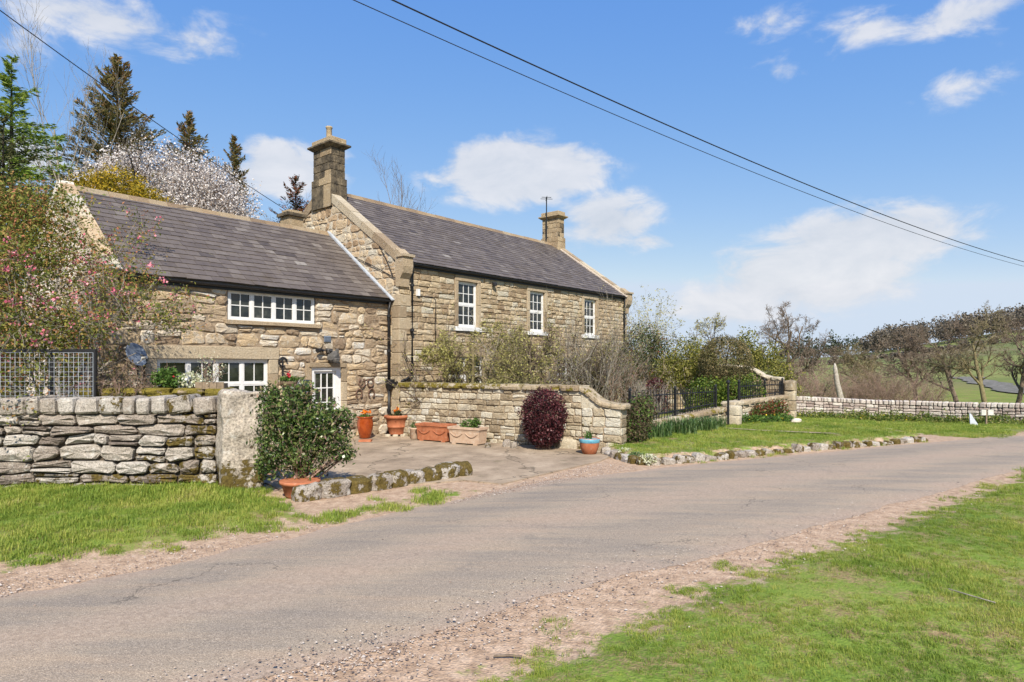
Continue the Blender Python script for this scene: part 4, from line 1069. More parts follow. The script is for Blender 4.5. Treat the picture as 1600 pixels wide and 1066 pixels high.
# the end face towards the road and the swept stones under the curve
FE = (F2_[0] + F2_[1] * L2, -F2_[3], Z, F2_[1]); pl, rc = courses(0, .44, [0, 1.04], .21, .34, .015, rng, [], gap=.015)
it += stones_from(pl, FE, rng, depth=.06, proud=(-.004, .012)); mo.join(mortar_from(rc, FE, .014))
mo.build('mortar', M['mortar'], wc)
pieces('stone', it, M['garden'], wc, ID, 300)
sw = MB(); pr = [(0, 1.02), (.62, 1.02), (.52, 1.06), (.36, 1.13), (.2, 1.25), (.08, 1.37), (0, 1.43)]; n = len(pr)
for s_ in (.0, -.40):
    for (x, z_) in pr: sw.v.append(F2_[0] + F2_[1] * x + Z * z_ + F2_[3] * s_)
for q in range(n): sw.face([q, (q + 1) % n, n + (q + 1) % n, n + q], .6)
sw.face(list(range(n)), .7); sw.face(list(range(n, 2 * n))[::-1], .7); sw.build('sweep_stone', M['garden'], wc)
a = -.05
while a < L - .02:
    w_ = min(rng.uniform(.45, .75), L + .02 - a); mb = MB()
    mb.rock(F[0] + F[1] * (a + w_ / 2) + Z * (1.43 + .055) - F[3] * .20, (w_ * 1.01, .56, .125 + rng.uniform(0, .03)), (F[1], -F[3], Z), rng, r=rng.random(), m=.60 if a < 3.2 else .46, p=.28, rough=.05, nu=12, nv=6)
    mb.build('coping_slab', M['coping'], wc, recentre=True); a += w_ + .004
cp = [(0, 1.49), (.1, 1.46), (.22, 1.35), (.36, 1.24), (.52, 1.16), (.72, 1.12), (L2 + .08, 1.11)]
for k in range(3):
    seg = cp[k * 2:k * 2 + 3]; mb = MB()
    for j in range(2):
        (x0, z0), (x1, z1) = seg[j], seg[j + 1]; dd = (F2_[1] * (x1 - x0) + Z * (z1 - z0)); LL = dd.length; dd.normalize(); up = dd.cross(F2_[3]); up = -up if up.z < 0 else up
        mb.rock(F2_[0] + F2_[1] * ((x0 + x1) / 2) + Z * ((z0 + z1) / 2 - .03) - F2_[3] * .20, (LL * 1.25, .54, .13), (dd, -F2_[3], up), rng, r=.6, m=.40, p=.35, rough=.05, nu=12, nv=6)
    mb.build('curved_coping', M['coping'], wc)
# --- low front wall (two runs), piers
def low_wall(name, p0, p1, z0, z1, h, label, seed, cop='rock', moss=.4, rows=.15):
    rg = random.Random(seed); t_ = empty(name, (0, 0, 0), 0, label, 'wall')
    F, L = frame(p0, p1, z0, z1); cb = MB(); cb.box(F, .02, L - .02, -.3, h, -.34, -.05); wc = cb.build('wall_core', M['mortar'], t_)
    pl, rc = courses(0, L, [-.25, h], rows, .34, .02, rg, [], gap=.016, split=.08, corner=.16)
    pieces('stone', stones_from(pl, F, rg, depth=.06, proud=(-.006, .02), bev=.016, rough=.009, moss=lambda a, b: .34 if rg.random() < .2 else 0), M['garden'], wc, ID, 300)
    mortar_from(rc, F, .02).build('mortar', M['mortar'], wc); a = 0
    while a < L - .03:
        w_ = min(rg.uniform(.30, .5), L - a); mb = MB()
        mb.rock(F[0] + F[1] * (a + w_ / 2) + Z * (h + .05) - F[3] * .16, (w_ * 1.01, .48, .16), (F[1], -F[3], Z), rg, r=rg.random(), m=moss * rg.uniform(.8, 1.2), p=.42, rough=.06, nu=12, nv=6)
        mb.build('coping_stone', M['coping'], wc, recentre=True); a += w_ + .004
    return F, L
LF1, LL1 = low_wall('low_front_wall', (2.95, 15.92), (6.50, 19.43), .02, .28, .32, 'low sandstone wall with rounded mossy coping under the longer run of railings', 3, moss=.42)
LF2, LL2 = low_wall('low_front_wall', (6.78, 19.72), (10.0, 23.25), .25, .30, .48, 'low sandstone wall right of the garden gate under the short run of railings', 4, moss=.2)
def pier(loc, size, label, seed, mat='garden', name='stone_pier'):
    rg = random.Random(seed); t = empty(name, loc, HROT, label, 'pier'); z = 0; sx, sy, sz = size; n = max(2, round(sz / .34))
    for k in range(n):
        h = sz / n; o = rough_box('pier_stone', (sx * rg.uniform(.94, 1.02), sy * rg.uniform(.94, 1.02), h - .008), M[mat], t, seg=(4, 4, 3), amp=.022, seed=seed + k * 3.7); o.location = (rg.uniform(-.01, .01), rg.uniform(-.01, .01), k * h)
        o.data.attributes['rnd'].data.foreach_set('value', [rg.random()] * len(o.data.polygons))
    return t
pier((6.80, 19.60, -.1), (.34, .42, .86), 'squat stone pier at the gateway in the low front wall', 2)
pier((10.22, 23.50, -.4), (.36, .40, 1.84), 'tall stone end pier at the right end of the railings', 7)
# side wall sweeping up from the end pier
rgs = random.Random(9); sw_t = empty('side_wall', (0, 0, 0), 0, 'stone side wall rising in a curve behind the right end pier', 'wall')
F, L = frame((10.1, 23.72), (7.6, 25.9), -.3, flip=-1)
pr = [(0, 0), (L, 0), (L, 2.2), (1.9, 2.2), (1.35, 2.17), (1.0, 2.05), (.7, 1.85), (.4, 1.76), (0, 1.74)]
mb = MB(); n = len(pr)
for s_ in (0, .36):
    for (x, z_) in pr: mb.v.append(F[0] + F[1] * x + Z * z_ + F[3] * s_)
for q in range(n): mb.face([q, (q + 1) % n, n + (q + 1) % n, n + q], .5)
mb.face(list(range(n))[::-1], .5); mb.face(list(range(n, 2 * n)), .5); wbd = mb.build('wall_body', M['mortar'], sw_t)
FS_ = (F[0] + F[3] * .36, F[1], F[2], F[3]) if F[3].y < 0 else (F[0], F[1], F[2], -F[3])
pl, rc = courses(0.02, L, [0, 1.70], .2, .34, .02, rgs, [], gap=.016); pieces('stone', stones_from(pl, FS_, rgs, depth=.02, proud=(.01, .03)), M['ashlar'], wbd, ID, 300)
for k in range(2, n - 1):
    (x0, z0), (x1, z1) = pr[k], pr[k + 1]; dd = F[1] * (x1 - x0) + Z * (z1 - z0); LL = dd.length; dd.normalize(); up = dd.cross(F[3]); up = -up if up.z < 0 else up
    m2 = MB(); m2.rock(F[0] + F[1] * ((x0 + x1) / 2) + Z * ((z0 + z1) / 2 + .03) + F[3] * .18, (LL * 1.08, .50, .14), (dd, F[3], up), rgs, r=.7, m=.2, p=.4, nu=12, nv=6); m2.build('coping_stone', M['garden'], sw_t, recentre=True)
# garden wall beyond the house
rgs = random.Random(15); bw = empty('back_garden_wall', (0, 0, 0), 0, 'mellow stone wall of the garden seen beyond the right corner of the house', 'wall')
F, L = frame((4.9, 27.3), (10.6, 30.6), -.1); cb = MB(); cb.box(F, 0, L, 0, 1.92, -.4, -.05); wc = cb.build('wall_core', M['mortar'], bw)
pl, rc = courses(0, L, [0, 1.86], .19, .36, .03, rgs, [], gap=.018, corner=.2)
pieces('stone', stones_from(pl, F, rgs, depth=.06), M['ashlar'], wc, ID, 300); mortar_from(rc, F, .02).build('mortar', M['mortar'], wc)
a = 0
while a < L:
    w_ = rgs.uniform(.35, .6); mb = MB(); mb.rock(F[0] + F[1] * (a + w_ / 2) + Z * 1.92 - F[3] * .18, (w_, .5, .14), (F[1], -F[3], Z), rgs, r=rgs.random(), m=.3, p=.4); mb.build('coping_stone', M['coping'], wc, recentre=True); a += w_ + .005
# far dry-stone wall along the river side
rgs = random.Random(19); fw = empty('roadside_dry_stone_wall', (0, 0, 0), 0, 'long pale dry-stone wall curving along the far verge beyond the lawn', 'wall')
fp = catmull([(10.5, 25.4), (11.9, 27.0), (13.9, 27.5), (16.2, 27.0), (18.0, 25.6), (19.4, 24.2), (21.4, 22.6), (24.5, 21.0)], 36)
ft = [.80 - .30 * min(1, k / 14) + .10 * max(0, (k - 20) / 12) for k in range(37)]
cb = MB(); its = []; cops = []
for k in range(36):
    F, L = frame(fp[k], fp[k + 1], ft[k] - 1.06, ft[k + 1] - 1.06)
    cb.box(F, -.01, L + .01, -.1, .86, -.38, -.06, .5)
    pl, rc = courses(0, L, [0, .86], .115, .30, .012, rgs, [], gap=.018, split=.1, corner=.2)
    its += stones_from(pl, F, rgs, depth=.05, proud=(-.012, .02), bev=.016, rough=.009)
    a = 0
    while a < L - .05:
        w_ = min(rgs.uniform(.13, .24), L - a); mb = MB(); mb.rock(F[0] + F[1] * (a + w_ / 2) + Z * (.86 + .09) - F[3] * .18, (w_, .46, .21), (F[1], -F[3], Z), rgs, r=rgs.uniform(.4, 1), m=0, p=.45, rough=.07); cops.append(mb); a += w_ + .006
wc = cb.build('wall_core', M['joint_dark'], fw)
pieces('stone', its, M['farwall'], wc, ID, 300); pieces('coping_stone', cops, M['farwall'], wc, ID, 120)
# stones edging the kerbed lawn
rgs = random.Random(21); le = empty('lawn_edging', (0, 0, 0), 0, 'row of small mossy upright stones edging the raised lawn by the road', 'edging')
lp = catmull(LAWN_EDGE, 400); acc = 0
dist = [0]
for k in range(400): dist.append(dist[-1] + float(np.linalg.norm(lp[k + 1] - lp[k])))
a = .1
while a < dist[-1] - .1:
    w_ = rgs.uniform(.17, .32); k = int(np.searchsorted(dist, a + w_ / 2)) ; k = min(max(k, 1), 399); q = lp[k]; dd = lp[k] - lp[k - 1]; dd = Vector((dd[0], dd[1], 0)).normalized()
    h_ = rgs.uniform(.15, .25) * (1.0 if a < dist[-1] * .75 else .85); mb = MB(); tl = rgs.uniform(-.35, .15); nn = Vector((-dd.y, dd.x, 0))
    mb.rock(Vector((q[0], q[1], float(gz(q[0], q[1])) + h_ / 2 - .06)) + nn * .06, (w_ * 1.02, .24, h_), (dd * math.cos(tl) + Z * math.sin(tl), nn, Z * math.cos(tl) - dd * math.sin(tl)), rgs, r=rgs.uniform(.2, 1), m=rgs.choice((.25, .45, .6)), p=.5, rough=.10)
    mb.build('edging_stone', M['drystone'], le, recentre=True); a += w_ + rgs.uniform(0, .05)
# ================================================================== VEGETATION
def leaf_mat(name, stops, trans=.3, rough=.6, scale=1.2):
    m, t = material(name); p = t.pos()
    f = t.math('ADD', t.attr('rnd'), t.math('MULTIPLY', t.math('SUBTRACT', t.noise(p, scale, 3), .5), .7))
    c = t.ramp(f, stops)
    b = t.n('ShaderNodeBsdfPrincipled', {'Base Color': c, 'Roughness': rough, 'Specular IOR Level': .25})
    tr = t.n('ShaderNodeBsdfTranslucent', {'Color': c})
    mx = t.n('ShaderNodeMixShader', {0: trans, 1: b.outputs[0], 2: tr.outputs[0]})
    t.n('ShaderNodeOutputMaterial', {'Surface': mx.outputs[0]})
    return m
def bark_mat(name, a, b, c, scale=9):
    m, t = material(name); p = t.pos(); n = t.noise(p, scale, 5, .7)
    finish(t, t.ramp(n, [(.3, a), (.5, b), (.75, c)]), .95, t.bump(n, .6, .02), spec=.1); return m
BK = {'brown': bark_mat('brown_bark', (.075, .056, .042), (.155, .118, .088), (.26, .21, .16)),
      'grey': bark_mat('grey_lichened_bark', (.14, .122, .10), (.26, .23, .19), (.40, .36, .31)),
      'red': bark_mat('reddish_twigs', (.15, .095, .072), (.27, .185, .14), (.38, .28, .22)),
      'dark': bark_mat('dark_bark', (.022, .018, .014), (.045, .036, .028), (.085, .068, .052)),
      'pale': bark_mat('pale_bark', (.22, .19, .16), (.36, .32, .27), (.50, .46, .40)),
      'olive': bark_mat('mossy_olive_bark', (.10, .085, .045), (.18, .15, .08), (.27, .235, .14))}
LF = {'crab': leaf_mat('crab_apple_leaf', [(0, (.085, .115, .022)), (.4, (.17, .205, .04)), (.68, (.29, .27, .06)), (.86, (.38, .22, .085)), (1, (.42, .17, .09))], .4),
      'pink': leaf_mat('pink_blossom', [(0, (.55, .10, .17)), (.5, (.68, .20, .28)), (1, (.75, .42, .45))], .25),
      'larch': leaf_mat('larch_needles', [(0, (.09, .15, .02)), (.5, (.18, .27, .035)), (1, (.30, .36, .07))], .4),
      'spruce': leaf_mat('spruce_needles', [(0, (.075, .08, .026)), (.5, (.17, .16, .055)), (.8, (.28, .21, .085)), (1, (.40, .21, .09))], .4),
      'dkspruce': leaf_mat('dark_conifer_needles', [(0, (.03, .045, .018)), (.5, (.075, .09, .034)), (1, (.15, .15, .055))], .25),
      'redspruce': leaf_mat('red_tipped_needles', [(0, (.018, .03, .012)), (.5, (.06, .05, .022)), (.75, (.16, .05, .022)), (1, (.32, .09, .03))], .15),
      'white': leaf_mat('white_blossom', [(0, (.16, .11, .075)), (.25, (.36, .29, .24)), (.5, (.58, .53, .50)), (1, (.80, .77, .76))], .25),
      'gold': leaf_mat('golden_conifer', [(0, (.12, .11, .012)), (.4, (.27, .215, .018)), (.75, (.46, .32, .025)), (1, (.55, .36, .035))], .35),
      'bush': leaf_mat('hebe_leaf', [(0, (.028, .055, .016)), (.4, (.065, .115, .028)), (.72, (.13, .19, .045)), (.9, (.21, .24, .08)), (1, (.36, .22, .17))], .3, .4),
      'purple': leaf_mat('purple_berberis_leaf', [(0, (.022, .008, .010)), (.5, (.065, .018, .022)), (.85, (.13, .035, .04)), (1, (.22, .08, .08))], .2, .45),
      'bud': leaf_mat('yellow_green_buds', [(0, (.18, .16, .05)), (.5, (.34, .32, .09)), (1, (.50, .47, .18))]),
      'hedge': leaf_mat('yellow_green_hedge', [(0, (.08, .095, .018)), (.4, (.18, .185, .035)), (.75, (.29, .27, .06)), (1, (.38, .34, .10))], .4),
      'clip': leaf_mat('brownish_clipped_leaf', [(0, (.06, .06, .025)), (.5, (.15, .135, .055)), (.8, (.24, .19, .09)), (1, (.33, .24, .13))]),
      'ivy': leaf_mat('ivy_leaf', [(0, (.03, .06, .010)), (.5, (.09, .15, .022)), (1, (.22, .26, .04))], .3, .4),
      'ever': leaf_mat('dark_evergreen_leaf', [(0, (.012, .022, .008)), (.5, (.035, .055, .018)), (.85, (.08, .10, .03)), (1, (.14, .10, .05))], .15, .4),
      'heath': leaf_mat('heath_leaf', [(0, (.05, .04, .025)), (.4, (.12, .085, .055)), (.7, (.10, .11, .035)), (1, (.22, .15, .10))]),
      'daff': leaf_mat('daffodil_leaf', [(0, (.035, .075, .022)), (.5, (.085, .155, .045)), (1, (.19, .26, .10))], .25, .4),
      'yellow': leaf_mat('yellow_petals', [(0, (.55, .42, .02)), (1, (.75, .60, .04))], .2),
      'orange': leaf_mat('orange_petals', [(0, (.70, .13, .01)), (1, (.85, .30, .02))], .25),
      'redleaf': leaf_mat('red_young_leaf', [(0, (.06, .05, .015)), (.4, (.18, .07, .03)), (1, (.34, .09, .05))]),
      'green': leaf_mat('fresh_green_leaf', [(0, (.03, .075, .012)), (.5, (.075, .15, .025)), (1, (.15, .23, .05))], .3),
      'creamy': leaf_mat('cream_flowers', [(0, (.30, .32, .14)), (.5, (.55, .56, .38)), (1, (.75, .76, .66))], .25),
      'red': leaf_mat('red_petals', [(0, (.45, .02, .03)), (1, (.60, .06, .08))], .2),
      'catkin': leaf_mat('brown_catkins', [(0, (.14, .10, .075)), (.5, (.26, .19, .145)), (1, (.38, .29, .22))], .4),
      'grassy': leaf_mat('nettle_leaf', [(0, (.04, .075, .012)), (.5, (.10, .155, .022)), (.8, (.20, .22, .035)), (1, (.34, .28, .13))], .3)}

class Skel:
    def __init__(s, seed): s.r = random.Random(seed); s.seg = []; s.tips = []
    def grow(s, p, d, L, r, lvl, spec):
        q = spec[lvl]; n = q.get('seg', 4); pts = [p]; rs = [r]; rr = s.r; d = d.normalized()
        for k in range(n):
            wv = Vector((rr.gauss(0, 1), rr.gauss(0, 1), rr.gauss(0, 1))) * q.get('wig', .15)
            d = (d + wv + Vector((0, 0, q.get('up', .05)))).normalized()
            p1 = p + d * (L / n); r1 = r * (1 - (1 - q.get('end', .5)) * (k + 1) / n)
            s.seg.append((p, p1, rs[-1], r1)); p = p1; pts.append(p); rs.append(r1)
            if lvl >= len(spec) - 2: s.tips.append((p, d))
        if lvl + 1 >= len(spec): return
        m = q['n']; m = max(1, int(m * rr.uniform(.8, 1.2) + .5)); st = q.get('start', .3)
        for k in range(m):
            t = st + (1 - st) * (k + rr.random()) / m; t = min(t, .999); i = min(int(t * n), n - 1); f = t * n - i
            b = pts[i].lerp(pts[i + 1], f); dd = (pts[i + 1] - pts[i]).normalized()
            ax = dd.orthogonal().normalized(); ax.rotate(Matrix.Rotation(rr.uniform(0, 2 * math.pi), 3, dd))
            an = R(q.get('ang', 45) * rr.uniform(.65, 1.3)); c = dd * math.cos(an) + ax * math.sin(an)
            sh = q.get('shape', .35)
            s.grow(b, c, L * q.get('ratio', .6) * rr.uniform(.7, 1.2) * (1 - sh * (t - st) / (1 - st + 1e-6)), max(rs[i] * q.get('rr', .55), spec[-1].get('min', .004)), lvl + 1, spec)
    def mesh(s, name, mat, parent, k=4, rmin=.0):
        S = np.array([[*a, *b, r0, r1] for (a, b, r0, r1) in s.seg], dtype=np.float32)
        A, B = S[:, :3], S[:, 3:6]; r0, r1 = np.maximum(S[:, 6], rmin), np.maximum(S[:, 7], rmin)
        d = B - A; d /= np.linalg.norm(d, axis=1, keepdims=True) + 1e-9
        up = np.where(np.abs(d[:, 2:3]) > .9, np.array([[1, 0, 0]]), np.array([[0, 0, 1]]))
        x = np.cross(d, up); x /= np.linalg.norm(x, axis=1, keepdims=True); y = np.cross(d, x)
        big = r0 > .03
        out = []; Vs, Fs = [], []; base = 0
        for msk, kk in ((big, 7), (~big, 3)):
            if not msk.any(): continue
            a = np.arange(kk) * 2 * math.pi / kk; co, si = np.cos(a), np.sin(a)
            ring = lambda c, r: c[:, None, :] + (x[msk][:, None, :] * co[None, :, None] + y[msk][:, None, :] * si[None, :, None]) * r[:, None, None]
            V = np.concatenate([ring(A[msk], r0[msk]), ring(B[msk] + d[msk] * r1[msk][:, None] * .5, r1[msk])], 1); n = len(V)
            q = np.arange(kk); q2 = (q + 1) % kk; f = np.stack([q, q2, q2 + kk, q + kk], -1)
            Fs.append((f[None] + np.arange(n)[:, None, None] * 2 * kk).reshape(-1, 4) + base); Vs.append(V.reshape(-1, 3)); base += n * 2 * kk
        return np_mesh(name, np.concatenate(Vs), np.concatenate(Fs), mat, parent, smooth=True)

def leaves(name, pts, mat, parent, size, rg, dirs=None, asp=.5, jit=.0, flat=0.0, rnd=None, follow=0.0):
    """one four-sided leaf per point"""
    pts = np.asarray(pts, dtype=np.float32); n = len(pts)
    pts = pts + rg.normal(0, 1, (n, 3)) * jit
    a = rg.normal(0, 1, (n, 3)); a[:, 2] *= (1 - flat)
    if dirs is not None: a = a * (1 - follow) + np.asarray(dirs) * follow * 1.8
    a /= np.linalg.norm(a, axis=1, keepdims=True) + 1e-9
    b = np.cross(a, rg.normal(0, 1, (n, 3))); b /= np.linalg.norm(b, axis=1, keepdims=True) + 1e-9
    c = np.cross(a, b)
    s = size * rg.uniform(.6, 1.35, n)[:, None]
    V = np.stack([pts - a * s * .5, pts + b * s * .5 * asp + c * s * .10, pts + a * s * .5, pts - b * s * .5 * asp + c * s * .10], 1).reshape(-1, 3)
    F = np.arange(4 * n).reshape(n, 4)
    return np_mesh(name, V, F, mat, parent, rnd=rg.random(n) if rnd is None else rnd)

def blob_points(lobes, n, rg, shell=.55, rag=.16, seed=0.0):
    """points in ragged ellipsoid lobes [(centre, radii)], more of them near the surface"""
    vol = np.array([l[1][0] * l[1][1] * l[1][2] for l in lobes]) ** .67; vol /= vol.sum(); out = []
    for (c, r), v in zip(lobes, vol):
        m = int(n * v) + 1; d = rg.normal(0, 1, (m, 3)); d /= np.linalg.norm(d, axis=1, keepdims=True)
        rad = shell + (1 - shell) * rg.random(m) ** .6
        k = 3.1; bumps = np.sin(d[:, 0] * 5 * k / 3 + seed) * np.sin(d[:, 1] * 6 + seed * 2) * np.sin(d[:, 2] * 5 + 1.7) + .7 * np.sin(d[:, 0] * 13 + seed) * np.sin(d[:, 2] * 11 + d[:, 1] * 9)
        rad = rad * (1 + rag * bumps + rg.normal(0, rag * .35, m))
        out.append(np.asarray(c)[None] + d * rad[:, None] * np.asarray(r)[None])
    return np.concatenate(out)

def bare_tree(name, loc, height, seed, label, bark='brown', trunk=.16, lean=(0, 0), spec=None, group=None, buds=None, cat='tree', rmin=.006, dens=1.0, spread=1.0):
    sk = Skel(seed); t = empty(name, loc, 0, label, cat, group)
    spec = spec or [dict(n=8, ratio=.62, ang=48 * spread, wig=.10, up=.10, seg=7, start=.26, end=.35, rr=.6, shape=.35), dict(n=7 * dens, ratio=.55, ang=46, wig=.17, up=.05, seg=5, start=.25, end=.4, rr=.5),
                    dict(n=6 * dens, ratio=.55, ang=45, wig=.22, up=.04, seg=4, start=.2, end=.4, rr=.5), dict(n=5 * dens, ratio=.6, ang=42, wig=.25, up=.04, seg=3, start=.15, end=.5, rr=.55), dict(n=0, wig=.25, up=.02, seg=2, end=.5, min=rmin)]
    sk.grow(Vector((0, 0, -.15)), Vector((lean[0], lean[1], 1)), height * .80, trunk, 0, spec)
    sk.mesh('trunk', BK[bark], t)
    if buds:
        mat, n, size = buds; rg = np.random.default_rng(seed); tp = np.array([tuple(p) for p, d in sk.tips])
        if len(tp): leaves('crown', tp[rg.integers(0, len(tp), n)], LF[mat], t, size, rg, jit=.04)
    return t, sk

def conifer(name, loc, height, rad, seed, leaf, label, droop=.25, n_br=90, cards=26000, top=.0, size=.20, gappy=.3, bark='dark', low=.08, profile=.8, group=None):
    rr = random.Random(seed); rg = np.random.default_rng(seed); t = empty(name, loc, 0, label, 'tree', group)
    sk = Skel(seed); pts, dirs = [], []
    sk.seg.append((Vector((0, 0, 0)), Vector((0, 0, height * .5)), height * .016, height * .010)); sk.seg.append((Vector((0, 0, height * .5)), Vector((0, 0, height)), height * .010, .01))
    for k in range(n_br):
        f = low + (1 - low) * (k + rr.random()) / n_br; z = f * height
        L = rad * (1 - f) ** profile * rr.uniform(.65, 1.15) + .15; az = rr.uniform(0, 2 * math.pi)
        if rr.random() < gappy * .3: L *= .55
        p = Vector((0, 0, z)); d = Vector((math.cos(az), math.sin(az), .25 - droop * .6 + (.9 * f ** 3))).normalized(); n = 6; pr = p
        for j in range(n):
            d = (d + Vector((rr.gauss(0, .07), rr.gauss(0, .07), -droop * .10 + (.10 if j > 3 else 0)))).normalized(); p1 = pr + d * L / n
            sk.seg.append((pr, p1, max(.006, .035 * L / 3 * (1 - j / n)), max(.004, .035 * L / 3 * (1 - (j + 1) / n))))
            side = d.cross(Vector((0, 0, 1))).normalized()
            m = max(3, int(cards / n_br / n * (L / rad * 1.6) * (.35 + .65 * min(1, (j + 1) / 3))))
            for q in range(m):
                s_ = rr.gauss(0, 1) * .17 * L * (1 - .55 * j / n) ; c = pr.lerp(p1, rr.random()) + side * s_ + Vector((0, 0, -abs(s_) * (.25 + droop * .5) + rr.gauss(0, .06) - droop * .12 * rr.random()))
                pts.append(c); dirs.append(d * .7 + side * (1 if s_ > 0 else -1) * .7 + Vector((0, 0, -.3 * droop)))
            pr = p1
    sk.mesh('trunk', BK[bark], t)
    P_ = np.array([tuple(p) for p in pts]); D_ = np.array([tuple(p) for p in dirs])
    f = np.clip(P_[:, 2] / height, 0, 1); rnd = np.clip(rg.random(len(P_)) * .75 + .25 * f ** 2 * rg.random(len(P_)) * 2, 0, 1)
    leaves('crown', P_, LF[leaf], t, size, rg, dirs=D_, asp=.22, follow=.75, rnd=rnd)
    return t

def shrub(name, loc, lobes, n, leaf, size, seed, label, stems=8, bark='dark', asp=.55, shell=.55, rag=.16, cat='shrub', extra=None, group=None, stem_r=.02, flat=0.0):
    rg = np.random.default_rng(seed); rr = random.Random(seed); t = empty(name, loc, 0, label, cat, group); mb = MB()
    for k in range(stems):
        c, r = rr.choice(lobes); az = rr.uniform(0, 6.28); e = Vector(c) + Vector((math.cos(az) * r[0] * .7, math.sin(az) * r[1] * .7, r[2] * rr.uniform(-.1, .75)))
        b0 = Vector((rr.gauss(0, .06), rr.gauss(0, .06), -.03)); mid = b0.lerp(e, .5) + Vector((0, 0, .1 * r[2]))
        mb.tube([b0, mid, e], [stem_r, stem_r * .7, stem_r * .3], 5, cap=False)
    mb.build('stems', BK[bark], t, smooth=True)
    pts = blob_points(lobes, n, rg, shell, rag, seed); pts = pts[pts[:, 2] > .005]
    leaves('crown', pts, LF[leaf], t, size, rg, asp=asp, flat=flat)
    if extra:
        for (nm, lf, cnt, sz, sh) in extra:
            p2 = blob_points(lobes, cnt, rg, sh, rag, seed); p2 = p2[p2[:, 2] > .02]; leaves(nm, p2, LF[lf], t, sz, rg, asp=.8)['kind'] = 'stuff'
    return t

def twig_bush(name, loc, w, h, seed, label, stems=26, bark='red', buds=None, cat='shrub', dens=1.0, stem_r=.018, up=.05, group=None, lean=.9):
    sk = Skel(seed); rr = sk.r; t = empty(name, loc, 0, label, cat, group)
    spec = [dict(n=7 * dens, ratio=.50, ang=32, wig=.13, up=up, seg=6, start=.2, end=.4, rr=.6), dict(n=5 * dens, ratio=.5, ang=38, wig=.2, up=up, seg=4, start=.15, end=.4, rr=.6), dict(n=0, wig=.22, up=up * .5, seg=3, end=.5, min=.004)]
    for k in range(stems):
        az = rr.uniform(0, 6.28); s_ = rr.random() ** .6
        b = Vector((math.cos(az) * w * .18 * s_, math.sin(az) * w * .18 * s_, -.1)); d = Vector((math.cos(az) * s_ * lean * w / h * .6, math.sin(az) * s_ * lean * w / h * .6, 1))
        sk.grow(b, d, h * rr.uniform(.6, .98) * (1 - .15 * s_), stem_r * rr.uniform(.6, 1.3), 0, spec)
    sk.mesh('branches', BK[bark], t)
    if buds:
        mat, n, size = buds; rg = np.random.default_rng(seed); tp = np.array([tuple(p) for p, d in sk.tips])
        leaves('crown', tp[rg.integers(0, len(tp), n)], LF[mat], t, size, rg, jit=.05)
    return t
def G(u, d): q = U(u, d); return Vector((q.x, q.y, float(gz(q.x, q.y))))

# ---- behind the cottage
conifer('spruce_tree', G(183, 40), 21.3, 7.0, 1, 'spruce', 'tallest brown-green spruce rising behind the cottage roof', n_br=150, cards=52000, size=.32, droop=.05, low=.35, profile=.75)
conifer('larch_tree', G(18, 31), 16.9, 6.0, 2, 'larch', 'bright green larch at the left edge behind the cottage', n_br=100, cards=32000, size=.26, droop=.4, low=.3, gappy=1.0)
conifer('dark_conifer', G(5, 25), 11.6, 5.0, 3, 'dkspruce', 'dark olive conifer low at the left edge below the larch', n_br=90, cards=32000, size=.2, low=.2)
conifer('spruce_tree', G(296, 42), 18.5, 6.0, 4, 'spruce', 'narrow dark spruce tip above the white blossom', n_br=110, cards=22000, size=.3, low=.55, droop=.05)
conifer('spruce_tree', G(366, 41), 16.6, 4.2, 5, 'spruce', 'slim ragged dark conifer standing out of the right side of the blossom', n_br=80, cards=15000, size=.28, low=.6, droop=.05, gappy=1.2)
conifer('red_tipped_conifer', G(462, 33), 11.6, 3.2, 6, 'redspruce', 'small conifer with reddish tips left of the tall chimney', n_br=75, cards=9000, size=.2, low=.45, droop=.0, profile=.6)
up_spec = [dict(n=10, ratio=.62, ang=24, wig=.06, up=.12, seg=7, start=.2, end=.3, rr=.55), dict(n=8, ratio=.5, ang=26, wig=.1, up=.16, seg=5, start=.15, end=.35, rr=.5), dict(n=7, ratio=.5, ang=30, wig=.14, up=.12, seg=4, start=.15, end=.4, rr=.5), dict(n=0, wig=.15, up=.1, seg=3, end=.5, min=.007)]
bare_tree('bare_tree', G(92, 36), 19.2, 7, 'tall slender leafless tree between the larch and the tall spruce', 'grey', .13, spec=up_spec)
bare_tree('bare_tree', G(128, 38), 15.5, 17, 'thin leafless tree just left of the tall spruce trunk', 'grey', .15, spec=up_spec)
bare_tree('bare_tree', G(420, 40), 12.2, 8, 'thin leafless twigs right of the blossom above the cottage ridge', 'brown', .12, spec=up_spec)
bare_tree('bare_tree', G(620, 47), 15.6, 9, 'leafless tree top showing above the farmhouse ridge', 'brown', .14, spec=up_spec)
# blossom tree
t, sk = bare_tree('blossom_tree', G(268, 29), 12.3, 10, 'spreading tree in full white blossom behind the cottage roof', 'dark', .24, buds=None, dens=.9)
rg = np.random.default_rng(12); lob = [((-2.4, 0, 9.0), (1.7, 1.7, 1.9)), ((-.7, .3, 10.3), (1.8, 1.8, 1.9)), ((1.0, 0, 9.9), (1.6, 1.7, 1.8)), ((2.1, .2, 9.0), (1.2, 1.4, 2.0)), ((-3.2, 0, 8.0), (1.2, 1.4, 1.3)), ((0, 0, 8.2), (2.8, 2.4, 1.6)), ((-3.4, 0, 9.9), (1.3, 1.2, 1.3)), ((-2.2, 0, 10.8), (1.2, 1.2, 1.1)), ((3.0, 0, 8.6), (1.1, 1, 1.9)), ((1.9, 0, 10.2), (1.0, 1, 1.0))]
leaves('crown', blob_points(lob, 60000, rg, .25, .30, 3.0), LF['white'], t, .078, rg, asp=.9)
